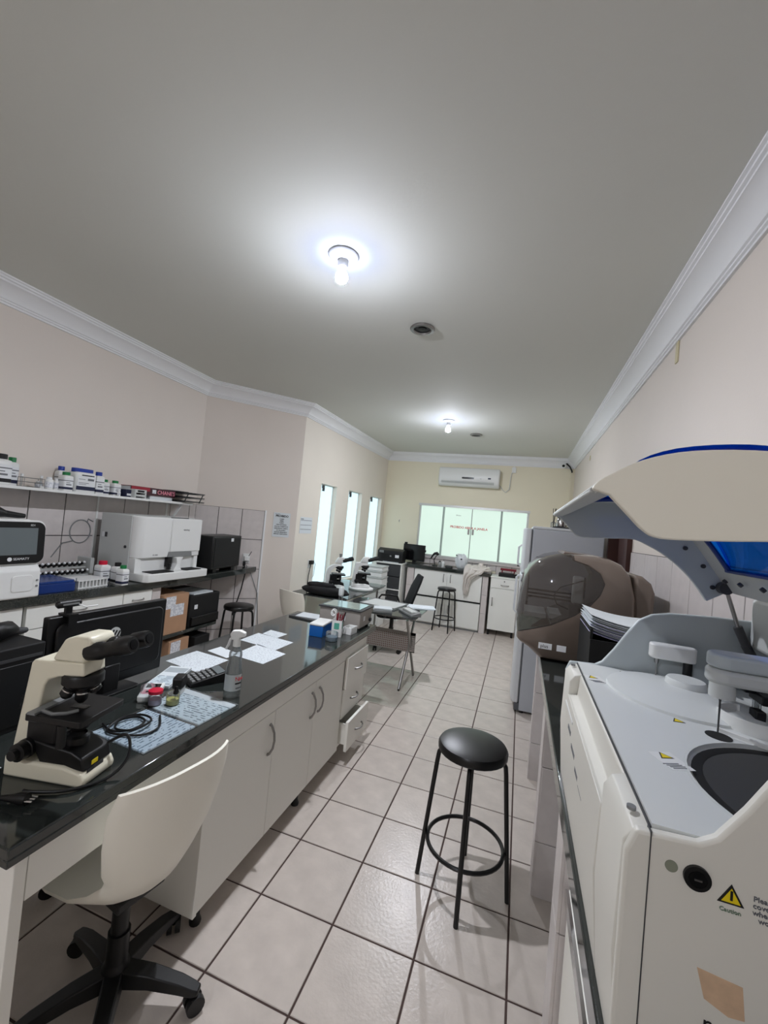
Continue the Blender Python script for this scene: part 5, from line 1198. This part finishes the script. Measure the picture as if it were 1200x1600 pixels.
B(1.1162, 1.118, -0.20, -0.05, 1.245, 1.251).build('grip_line', WPL, t, w=True)
# lid
SH = [(1.050, 1.768), (1.062, 1.780), (1.106, 1.806), (1.165, 1.821), (1.247, 1.823), (1.30, 1.812), (1.36, 1.787), (1.42, 1.733), (1.475, 1.657), (1.515, 1.597)]
LOWP = [(1.071, 1.757), (1.095, 1.732), (1.114, 1.713), (1.136, 1.704), (1.20, 1.707), (1.265, 1.712), (1.301, 1.702), (1.358, 1.671), (1.414, 1.622), (1.460, 1.560)]
SH = smooth_curve(SH); LOWP = smooth_curve(LOWP)
def off(p, d):
    n = len(p); out = []
    for i in range(n):
        a, b = p[max(i - 1, 0)], p[min(i + 1, n - 1)]; l = math.hypot(b[0] - a[0], b[1] - a[1]); out.append((p[i][0] + (b[1] - a[1]) / l * d, p[i][1] - (b[0] - a[0]) / l * d))
    return out
IN = off(SH, 0.010)
def band(mb, i0, i1, y0, y1, outer=SH, inner=IN): return mb.prism(outer[i0:i1 + 1] + inner[i0:i1 + 1][::-1], 'y', y0, y1)
lid = band(band(band(band(MB(), 0, 8, -0.69, 0.045), 8, 32, -0.69, -0.64), 8, 32, -0.04, 0.045), 32, 36, -0.69, 0.045).build('lid', LGREY, t, w=True, smooth=30)
bul = [0.024 * math.sin(PI * k / 24) ** 0.6 for k in range(25)]
OW = [off(SH, -b_)[8 + k] for k, b_ in enumerate(bul)]; IW = [off(SH, 0.005 - b_)[8 + k] for k, b_ in enumerate(bul)]
MB().prism(OW + IW[::-1], 'y', -0.64, -0.04).build('lid_window', BLUEW, lid, w=True, smooth=40)
for y in (-0.64, -0.044): MB().prism(OW + IN[8:33][::-1], 'y', y, y + 0.004).build('window_end', BLUEW, lid, w=True)
for y in (-0.64, -0.05): MB().tube([(x, y, z) for x, z in IN[8:33]], 0.005, 6).build('window_gasket', BLUED, lid, w=True)
MB().tube([(IN[32][0], -0.64, IN[32][1]), (IN[32][0], -0.04, IN[32][1])], 0.005, 6).build('window_gasket', BLUED, lid, w=True)
SIDE = [(1.050, 1.764)] + LOWP + [(1.515, 1.597)] + SH[::-1][1:]
MB().prism(SIDE, 'y', -0.705, -0.69).build('lid_side', LIDY, lid, w=True, bev=0.003)
MB().prism(SIDE, 'y', 0.045, 0.058).build('lid_side', BGREY, lid, w=True, bev=0.003)
MB().prism([(1.050, 1.762), (1.075, 1.762), (1.10, 1.775), (1.10, 1.785), (1.07, 1.775), (1.050, 1.768)], 'y', -0.67, 0.03).build('front_lip', LGREY, lid, w=True, bev=0.002)
MB().box(1.085, 1.115, -0.60, -0.55, 1.772, 1.79).build('latch', BLK, lid, w=True, bev=0.002)
MB().box(1.115, 1.15, -0.60, -0.52, 1.775, 1.79).build('blue_tab', BLUEP, lid, w=True, bev=0.004)
for k, (x, z) in enumerate(((1.40, 1.70), (1.445, 1.655), (1.47, 1.60))): MB().cyl((x, 0.045, z), (x, 0.040, z), 0.006, n=10).build('screw', DGREY, lid, w=True)
for y in (-0.02, -0.10, -0.2, -0.3): MB().cyl((1.475, y, 1.625), (1.470, y, 1.620), 0.006, n=10).build('screw', DGREY, lid, w=True)
st = MB().cyl((1.545, 0.025, 1.46), (1.562, 0.025, 1.43), 0.011, n=12).cyl((1.525, 0.025, 1.505), (1.548, 0.025, 1.455), 0.0105, n=12).build('strut_cylinder', DGREY, t, w=True)
MB().cyl((1.497, 0.025, 1.592), (1.526, 0.025, 1.503), 0.005, n=10).build('strut_rod', STEEL, t, w=True)
MB().cyl((1.492, 0.042, 1.602), (1.492, 0.016, 1.602), 0.016, n=16).build('strut_joint', DGREY, t, w=True)
# ================================================================== FAR COUNTER
t = thing('counter_cupboard', 'white four-door cupboard built into the far counter under the window', 'cupboard', (-0.2, 6.15, 0))
B(-0.775, 0.405, 5.95, 6.40, 0.03, 0.955).build('carcass', LAMB, t, w=True)
B(-0.775, 0.405, 5.944, 5.95, 0.475, 0.50).build('black_strip', BLKM, t, w=True)
B(-0.775, 0.405, 5.955, 5.97, 0.0, 0.03).build('plinth', GREYP, t, w=True)
for k, (x0, x1, z0, z1) in enumerate(((-0.765, -0.188, 0.505, 0.95), (-0.182, 0.40, 0.505, 0.95), (-0.765, -0.188, 0.045, 0.47), (-0.182, 0.40, 0.045, 0.47))):
    d_ = B(x0, x1, 5.932, 5.95, z0, z1).build('door', LAMB, t, w=True, bev=0.002)
    hx = -0.245 if k % 2 == 0 else -0.125
    zc = 0.84 if k < 2 else 0.31
    bow_handle((hx, 5.932, zc - 0.065), (hx, 5.932, zc + 0.065), (0, -0.03, 0), d_, 0.006)
for x0, x1, lb in ((-0.905, -0.785, 'tiled pier at the drawer-unit end of the far counter'), (0.415, 0.505, 'tiled pier between the far cupboard and the white side cabinet')):
    t = thing('tiled_pier', lb, 'pier', ((x0 + x1) / 2, 6.15, 0))
    B(x0 + 0.006, x1 - 0.006, 5.94, 6.39, 0, 0.955).build('core', WGROUT, t, w=True)
    for z0, z1 in ((0.0, 0.33), (0.334, 0.64), (0.644, 0.953)):
        B(x0, x1, 5.931, 5.94, z0, z1).build('tile', WTILE, t, w=True, bev=0.001)
        B(x1 - 0.006, x1 + 0.002, 5.94, 6.39, z0, z1).build('tile', WTILE, t, w=True)
o = B(-0.925, 0.53, 5.905, 6.405, 0.957, 1.015).build('granite_counter', GRAN, None, (-0.2, 6.15, 0.957), w=True, bev=0.004); tag(o, 'black granite counter below the far window', 'worktop')
t = thing('side_cabinet', 'white narrow cabinet with one drawer beside the refrigerator', 'cabinet', (0.77, 6.17, 0))
B(0.548, 0.99, 5.95, 6.38, 0.09, 0.955).build('body', LAMB, t, w=True); B(0.54, 1.0, 5.925, 6.39, 0.955, 0.975).build('top', LAMB, t, w=True, bev=0.002)
d_ = B(0.55, 0.988, 5.932, 5.95, 0.79, 0.95).build('drawer', LAMB, t, w=True, bev=0.002); bow_handle((0.72, 5.932, 0.845), (0.84, 5.932, 0.845), (0, -0.025, 0), d_, 0.006); MB().cyl((0.77, 5.932, 0.91), (0.77, 5.928, 0.91), 0.01).build('lock', DGREY, d_, w=True)
d_ = B(0.55, 0.988, 5.932, 5.95, 0.095, 0.782).build('door', LAMB, t, w=True, bev=0.002); bow_handle((0.595, 5.932, 0.49), (0.595, 5.932, 0.62), (0, -0.025, 0), d_, 0.006)
for x in (0.57, 0.95):
    for y in (5.97, 6.34): MB().cyl((x, y, 0), (x, y, 0.09), 0.018).build('foot', BLK, t, w=True)
KZ = 1.015
# things on the far counter
t = thing('computer_monitor', 'black flat monitor on the far counter beside the window', 'monitor', (-0.85, 6.12, KZ), R(-4))
MB().prism(rrect(-0.215, 0.20, 0.045, 0.34, 0.008), 'y', -0.015, 0.015).build('panel', BLK, t, bev=0.004); B(-0.20, 0.185, -0.0165, -0.015, 0.06, 0.325).build('screen', BLKG, t)
MB().box(-0.03, 0.03, 0.0, 0.03, 0.005, 0.12).build('neck', BLK, t); MB().prism(rrect(-0.12, 0.12, -0.07, 0.10, 0.03), 'z', 0, 0.008).build('base', BLK, t)
MB().box(-0.20, -0.15, -0.02, 0.02, 0.34, 0.37).build('webcam', BLK, t, bev=0.006); MB().box(0.19, 0.215, -0.02, 0.01, 0.22, 0.26).build('side_clip', BLK, t)
t = thing('barcode_scanner', 'black barcode scanner on its stand beside the far monitor', 'scanner', (-0.46, 6.13, KZ))
MB().lathe([(0.05, 0), (0.05, 0.01), (0.02, 0.018)], n=20).build('stand_base', BLK, t); MB().tube([(0, 0, 0.015), (-0.02, 0, 0.10), (0.01, 0, 0.17), (0.02, 0, 0.19)], 0.008, 8).build('gooseneck', BLK, t)
MB().tube([(-0.08, 0, 0.12), (-0.05, 0, 0.18), (-0.02, 0, 0.215), (0.02, 0, 0.225), (0.055, 0, 0.20)], [0.012, 0.016, 0.022, 0.03, 0.022], 10).build('scanner_body', BLK, t)
for k, (x, lb) in enumerate(((-0.365, 'small clear bottle on the far counter by the scanner'), (-0.30, 'small white tub on the far counter by the scanner'))):
    t = thing('small_bottle', lb, 'bottle', (x, 6.10 - 0.02 * k, KZ)); m_ = CLEARP if k == 0 else WPL
    MB().lathe([(0.024, 0), (0.027, 0.004), (0.027, 0.075), (0.018, 0.085)], n=16).build('body', m_, t); MB().lathe([(0.016, 0.083), (0.016, 0.10), (0.012, 0.102)], n=14).build('cap', BLK if k == 0 else WPL, t)
t = thing('card_reader', 'small black box device on the far counter before the plastic bag', 'device', (-0.185, 6.03, KZ)); B(-0.06, 0.06, -0.04, 0.04, 0, 0.035).build('body', BLK, t, bev=0.004); B(-0.04, 0.04, -0.0415, -0.04, 0.008, 0.025).build('face', DGREY, t)
def blob(c, rad, seed, amp, n=22, m_=12, flat=True):
    rnd = random.Random(seed); ph = [(rnd.uniform(0, 6), rnd.uniform(2, 7), rnd.uniform(2, 6)) for _ in range(5)]
    rings = []
    for j in range(m_ + 1):
        a = -PI / 2 + PI * j / m_; row = []
        for k in range(n):
            b = 2 * PI * k / n
            f = 1 + amp * sum(math.sin(p[1] * b + p[0] + p[2] * a) for p in ph) / 3
            cr = max(math.cos(a), 0.03) ** 0.6
            z = rad[2] * math.sin(a) * (f if a > 0 else 1)
            row.append((c[0] + rad[0] * cr * math.cos(b) * f, c[1] + rad[1] * cr * math.sin(b) * f, max(c[2] + z, c[2] - rad[2] * 0.98)))
        rings.append(row)
    return MB().loft(rings)
t = thing('plastic_bag', 'white crumpled plastic bag standing on the far counter', 'bag', (0.01, 6.12, KZ))
blob((0, 0, 0.125), (0.105, 0.07, 0.125), 3, 0.17, 30, 16).build('bag', BAGP, t, smooth=25); MB().tube([(-0.08, -0.02, 0.22), (-0.09, -0.02, 0.25), (-0.05, -0.02, 0.262), (-0.03, -0.02, 0.235)], 0.006, 6).build('handle', BAGP, t); B(-0.01, 0.02, -0.0785, -0.077, 0.165, 0.185).build('print', INK, t); B(-0.10, -0.075, -0.045, -0.02, 0.225, 0.24).build('dark_corner', INK, t)
# white cloth draped over the counter edge
t = thing('white_cloth', 'rumpled white cloth hanging over the edge of the far counter', 'cloth', (0.29, 5.98, KZ + 0.002))
def draped(mb, path, widths, seed, th=0.006):
    rnd = random.Random(seed); n = 18; vs = []; fs = []
    for i, ((y, z), (x0, x1)) in enumerate(zip(path, widths)):
        for k in range(n + 1):
            u = k / n; wv = 0.016 * math.sin(u * 19 + i * 0.9 + seed) + 0.01 * math.sin(u * 37 + i * 1.7)
            hang = z < -0.02
            vs.append((x0 + (x1 - x0) * u, y - (0.018 + wv if hang else 0), z + (0 if hang else 0.03 + abs(wv) * 1.6)))
    m_ = n + 1; off_ = len(vs); L_ = len(path)
    vs += [(x, y + (th if z < -0.02 else 0), z - (0 if z < -0.02 else th)) for x, y, z in vs]
    for i in range(L_ - 1):
        for k in range(n):
            a = i * m_ + k; fs += [(a, a + 1, a + m_ + 1, a + m_), (off_ + a, off_ + a + m_, off_ + a + m_ + 1, off_ + a + 1)]
        for k in (0, n):
            a = i * m_ + k; fs.append((a, a + m_, off_ + a + m_, off_ + a))
    for k in range(n):
        a = (L_ - 1) * m_ + k; fs += [(k, k + 1, off_ + k + 1, off_ + k), (a, a + 1, off_ + a + 1, off_ + a)]
    return mb.add(vs, fs)
draped(MB(), [(0.12, 0.02), (0.05, 0.05), (-0.02, 0.03), (-0.07, 0.0), (-0.085, -0.03), (-0.085, -0.08), (-0.085, -0.13), (-0.085, -0.19), (-0.085, -0.26), (-0.085, -0.33), (-0.085, -0.40)],
       [(-0.13, 0.20), (-0.17, 0.23), (-0.18, 0.22), (-0.19, 0.17), (-0.20, 0.10), (-0.20, 0.0), (-0.20, -0.05), (-0.19, -0.07), (-0.19, -0.085), (-0.19, -0.09), (-0.175, -0.11)], 2).build('sheet', CLOTH, t, smooth=50)
blob((0.06, 0.0, 0.035), (0.19, 0.09, 0.036), 11, 0.16).build('bunched_fold', CLOTH, t, smooth=60)
blob((0.07, 0.03, 0.095), (0.05, 0.045, 0.05), 5, 0.2).build('peak_fold', CLOTH, t, smooth=60)
t = thing('hot_plate', 'black electric plate device on the white side cabinet', 'device', (0.80, 6.17, 0.975))
B(-0.14, 0.16, -0.12, 0.12, 0, 0.06).build('base', BLK, t, bev=0.004); MB().box(-0.12, 0.14, -0.02, 0.10, 0.10, 0.135).box(-0.10, -0.08, 0.0, 0.02, 0.06, 0.10).box(0.10, 0.12, 0.0, 0.02, 0.06, 0.10).build('upper_plate', BURG, t, bev=0.004)
MB().tube([(0.12, -0.08, 0.068), (0.15, -0.05, 0.072), (0.17, -0.02, 0.068), (0.16, -0.08, 0.066)], 0.006, 6).build('white_lead', WPL, t)
t = thing('key_lock', 'small dark latch at the lower right of the far window', 'latch', (0.985, 6.44, 1.165)); MB().tube([(-0.03, -0.012, 0.005), (-0.03, -0.03, 0.03), (0, -0.03, 0.05), (0.03, -0.03, 0.03), (0.03, -0.012, 0.005)], 0.006, 6).build('ring', STEEL, t); B(-0.04, 0.04, -0.03, 0.0, -0.01, 0.01).build('plate', DGREY, t)
# drawer tower with printer
t = thing('drawer_tower', 'white frame with black plastic drawers in the far left corner', 'drawers', (-1.2, 5.98, 0))
MB().box(-1.46, -1.44, 5.76, 6.2, 0, 0.985).box(-0.985, -0.965, 5.76, 6.2, 0, 0.985).box(-1.44, -0.985, 5.78, 6.2, 0.0, 0.02).box(-1.44, -0.985, 5.76, 6.2, 0.53, 0.55).box(-1.44, -0.985, 6.18, 6.2, 0.02, 0.985).box(-1.47, -0.955, 5.75, 6.21, 0.985, 1.008).build('frame', LAMB, t, w=True)
for z0, z1 in ((0.03, 0.27), (0.28, 0.52), (0.56, 0.76), (0.77, 0.975)):
    d_ = B(-1.435, -0.99, 5.77, 6.15, z0, z1).build('drawer', DGREY, t, w=True, bev=0.006); MB().cyl((-1.21, 5.77, (z0 + z1) / 2), (-1.21, 5.75, (z0 + z1) / 2), 0.014, n=12).build('knob', GREYP, d_, w=True)
t = thing('inkjet_printer', 'black multifunction printer on the white drawer tower', 'printer', (-1.21, 5.98, 1.008))
MB().prism([(-0.20, 0.0), (0.04, 0.0), (0.04, 0.22), (-0.10, 0.245), (-0.20, 0.20)], 'x', -0.235, 0.235).build('body', BLK, t, bev=0.012)
B(-0.16, 0.22, -0.205, -0.198, 0.05, 0.15).build('paper_bay', BLKM, t); B(0.10, 0.17, -0.208, -0.204, 0.09, 0.14).build('label', LABW, t); B(0.0, 0.03, -0.207, -0.204, 0.10, 0.125).build('button', GREYP, t)
B(-0.12, 0.17, -0.215, -0.15, 0.004, 0.012).build('output_paper', PAPER, t); MB().box(-0.20, -0.12, -0.206, -0.199, 0.16, 0.2).build('control_panel', GREYP, t)

# ================================================================== GLASS DESKS
def xlegs(t, x, y0, y1, z):
    m1 = MB().tube([(x - 0.012, y0, 0.012), (x - 0.012, y1, z)], 0.014, 10); m1.build('leg', STEEL, t, w=True)
    m1 = MB().tube([(x + 0.012, y1, 0.012), (x + 0.012, y0, z)], 0.014, 10); m1.build('leg', STEEL, t, w=True)
    for e, y in ((-0.012, y0), (0.012, y1)): MB().lathe([(0.012, 0), (0.012, 0.01), (0.006, 0.02)], (x + e, y, 0), 10).build('foot', BLK, t, w=True)
t = thing('glass_desk', 'glass-topped desk with crossed steel legs and perforated panel in the aisle', 'desk', (-0.5, 3.2, 0))
MB().prism(rrect(-0.87, 0.02, 2.84, 3.62, 0.05), 'z', 0.737, 0.747).build('glass_top', TGLASS, t, w=True, bev=0.002)
MB().tube([(-0.85, 2.90, 0.728), (0.0, 2.90, 0.728)], 0.009, 8).tube([(-0.85, 3.40, 0.728), (0.0, 3.40, 0.728)], 0.009, 8).build('top_rail', STEEL, t, w=True)
xlegs(t, -0.08, 2.86, 3.37, 0.722); xlegs(t, -0.79, 2.86, 3.37, 0.722)
pf = MB(); px0, px1, pz0, pz1 = -0.80, -0.015, 0.335, 0.545
pf.box(px0, px1, 3.085, 3.093, pz0, pz0 + 0.012).box(px0, px1, 3.085, 3.093, pz1 - 0.022, pz1).box(px0, px0 + 0.03, 3.085, 3.093, pz0, pz1).box(px1 - 0.055, px1, 3.085, 3.093, pz0, pz1)
k = 0
x = px0 + 0.05
while x < px1 - 0.06: pf.box(x - 0.0045, x + 0.0045, 3.085, 3.093, pz0, pz1); x += 0.022
z = pz0 + 0.03
while z < pz1 - 0.02: pf.box(px0, px1, 3.085, 3.093, z - 0.0045, z + 0.0045); z += 0.022
pf.build('perforated_panel', mat('panel_grey', (182, 172, 166), 0.45), t, w=True)
B(px0 + 0.01, px1 - 0.01, 3.094, 3.098, pz0 + 0.005, pz1 - 0.005).build('hole_darkness', HOLEDARK, t, w=True)  # added plate; its brown stands for the dark floor seen through the holes
MB().box(px1 - 0.075, px1 - 0.05, 3.075, 3.12, pz0 + 0.02, pz1 - 0.02).box(px0 + 0.02, px0 + 0.045, 3.075, 3.12, pz0 + 0.02, pz1 - 0.02).build('panel_clamp', STEEL, t, w=True)
DZ = 0.748
t = thing('grey_keypad', 'long grey keyboard device on the aisle glass desk', 'keyboard', (-0.09, 3.04, DZ), R(40)); MB().prism([(-0.06, 0), (0.06, 0), (0.06, 0.05), (-0.06, 0.022)], 'y', -0.15, 0.17).build('body', GREYP, t, bev=0.006); B(-0.04, 0.03, -0.12, 0.1, 0.03, 0.048).build('key_field', LGREY, t)
t = thing('form_stack', 'stack of white forms on a small grey tray on the glass desk', 'paper', (-0.37, 2.95, DZ), R(20)); B(-0.10, 0.10, -0.075, 0.075, 0, 0.022).build('tray', GREYP, t, bev=0.004)
for k in range(5): MB().at((random.uniform(-0.006, 0.006), random.uniform(-0.006, 0.006), 0), random.uniform(-0.06, 0.06)).box(-0.095, 0.095, -0.07, 0.07, 0.022 + k * 0.005, 0.026 + k * 0.005).build('sheet', PAPER, t)
t = thing('loose_papers', 'loose white papers at the far corner of the aisle glass desk', 'paper', (-0.08, 3.47, DZ), R(20))
for k in range(4): MB().at((0.008 * k, random.uniform(-0.02, 0.02), 0), random.uniform(-0.12, 0.12)).box(-0.15, 0.15, -0.10, 0.10, k * 0.003, k * 0.003 + 0.0022).build('sheet', PRINT if k == 3 else PAPER, t)
t = thing('grey_tray', 'flat light grey tray on the aisle glass desk', 'tray', (-0.48, 3.34, DZ), R(-8)); MB().prism(rrect(-0.22, 0.22, -0.20, 0.2, 0.02), 'z', 0, 0.012).build('base', LGREY, t); MB().tube([(p[0], p[1], 0.014) for p in rrect(-0.22, 0.22, -0.20, 0.2, 0.02)], 0.006, 6, True).build('rim', GREYP, t)
# window desk
t = thing('glass_desk', 'glass desk with steel frame under the slit windows carrying microscopes', 'desk', (-1.3, 4.1, 0))
MB().prism(rrect(-1.62, -0.90, 3.13, 4.75, 0.05), 'z', 0.747, 0.757).build('glass_top', TGLASS, t, w=True, bev=0.002)
MB().tube([(-1.0, 3.17, 0.738), (-1.0, 4.7, 0.738)], 0.010, 8).tube([(-1.5, 3.17, 0.738), (-1.5, 4.7, 0.738)], 0.010, 8).build('top_rail', STEEL, t, w=True)
for y in (3.3, 4.62):
    for x in (-1.5, -1.0): MB().tube([(x, y, 0), (x, y, 0.73)], 0.014, 10).build('leg', STEEL, t, w=True)
MB().tube([(-0.96, 3.9, 0.70), (-0.92, 4.2, 0.72), (-0.93, 4.7, 0.73)], 0.010, 8).build('brace', STEEL, t, w=True)
t = thing('round_plate', 'round white plate under the microscope on the window desk', 'plate', (-1.05, 4.05, 0.757)); MB().lathe([(0.14, 0), (0.165, 0.004), (0.168, 0.024), (0.16, 0.03), (0.002, 0.031)], n=40).build('plate', WPL, t); MB().lathe([(0.1685, 0.006), (0.1695, 0.012), (0.1685, 0.018)], n=40, caps=False).build('band', LGREY, t)
t = thing('coat', 'black coat bundled over the cream chair and window desk', 'coat', (-1.22, 3.17, 0.757))
blob((0, 0.13, 0.05), (0.30, 0.15, 0.05), 21, 0.08, 36).build('bundle', MESH, t, smooth=60)
blob((-0.08, 0.17, 0.10), (0.19, 0.09, 0.035), 8, 0.12, 30).build('collar', MESH, t, smooth=60)
t = thing('slide_box', 'small white box with dotted front behind the two microscopes', 'box', (-1.20, 4.42, 0.757), R(15)); B(-0.07, 0.07, -0.04, 0.04, 0, 0.21).build('box', WPL, t, bev=0.004); B(-0.05, 0.05, -0.0412, -0.04, 0.03, 0.18).build('printed_front', LABEL, t)
t = thing('storage_boxes', 'stack of white storage boxes between window desk and drawer tower', 'boxes', (-1.27, 5.28, 0))
for k, (z0, z1) in enumerate(((0, 0.30), (0.302, 0.58), (0.582, 0.80), (0.802, 0.90), (0.902, 0.98))):
    dd_ = 0.008 * (k % 2); B(-0.16 + dd_, 0.16 - dd_, -0.16, 0.16, z0, z1 - 0.018).build('box', WPL, t, bev=0.01); B(-0.168 + dd_, 0.168 - dd_, -0.168, 0.168, z1 - 0.018, z1).build('box_lid', LGREY, t, bev=0.004)
# mesh office chair facing the window desk
t = thing('office_chair', 'black mesh-back office chair with armrests at the window desk', 'chair', (-0.62, 4.22, 0), 0)
t.rotation_euler = (0, 0, R(24))
MB().prism(rrect(-0.23, 0.22, -0.23, 0.23, 0.08), 'z', 0.44, 0.50).build('seat', MESH, t, bev=0.02, seg=3)
rings = []
for q, (x, z, wd) in enumerate(((0.19, 0.52, 0.19), (0.20, 0.60, 0.215), (0.235, 0.72, 0.22), (0.275, 0.84, 0.215), (0.315, 0.94, 0.19), (0.345, 1.02, 0.15))):
    rings.append([(x - 0.012, -wd, z), (x + 0.012 - 0.03, -wd * 0.5, z), (x - 0.03, 0, z), (x + 0.012 - 0.03, wd * 0.5, z), (x - 0.012, wd, z), (x + 0.016, wd, z), (x + 0.012, 0, z), (x + 0.016, -wd, z)])
MB().loft(rings).build('backrest', MESH, t, smooth=60)
MB().tube([(0.10, 0, 0.45), (0.22, 0, 0.47), (0.235, 0, 0.60), (0.26, 0, 0.74)], 0.018, 8).build('back_stem', BLK, t)
for e in (-1, 1): MB().tube([(0.12, e * 0.24, 0.46), (0.13, e * 0.28, 0.56), (0.09, e * 0.285, 0.655), (0.0, e * 0.285, 0.668), (-0.14, e * 0.285, 0.66), (-0.17, e * 0.28, 0.62), (-0.15, e * 0.26, 0.50), (-0.12, e * 0.22, 0.455)], 0.015, 8).build('armrest', BLK, t)
star_base(t, 0.29, 0.45, R(-70))
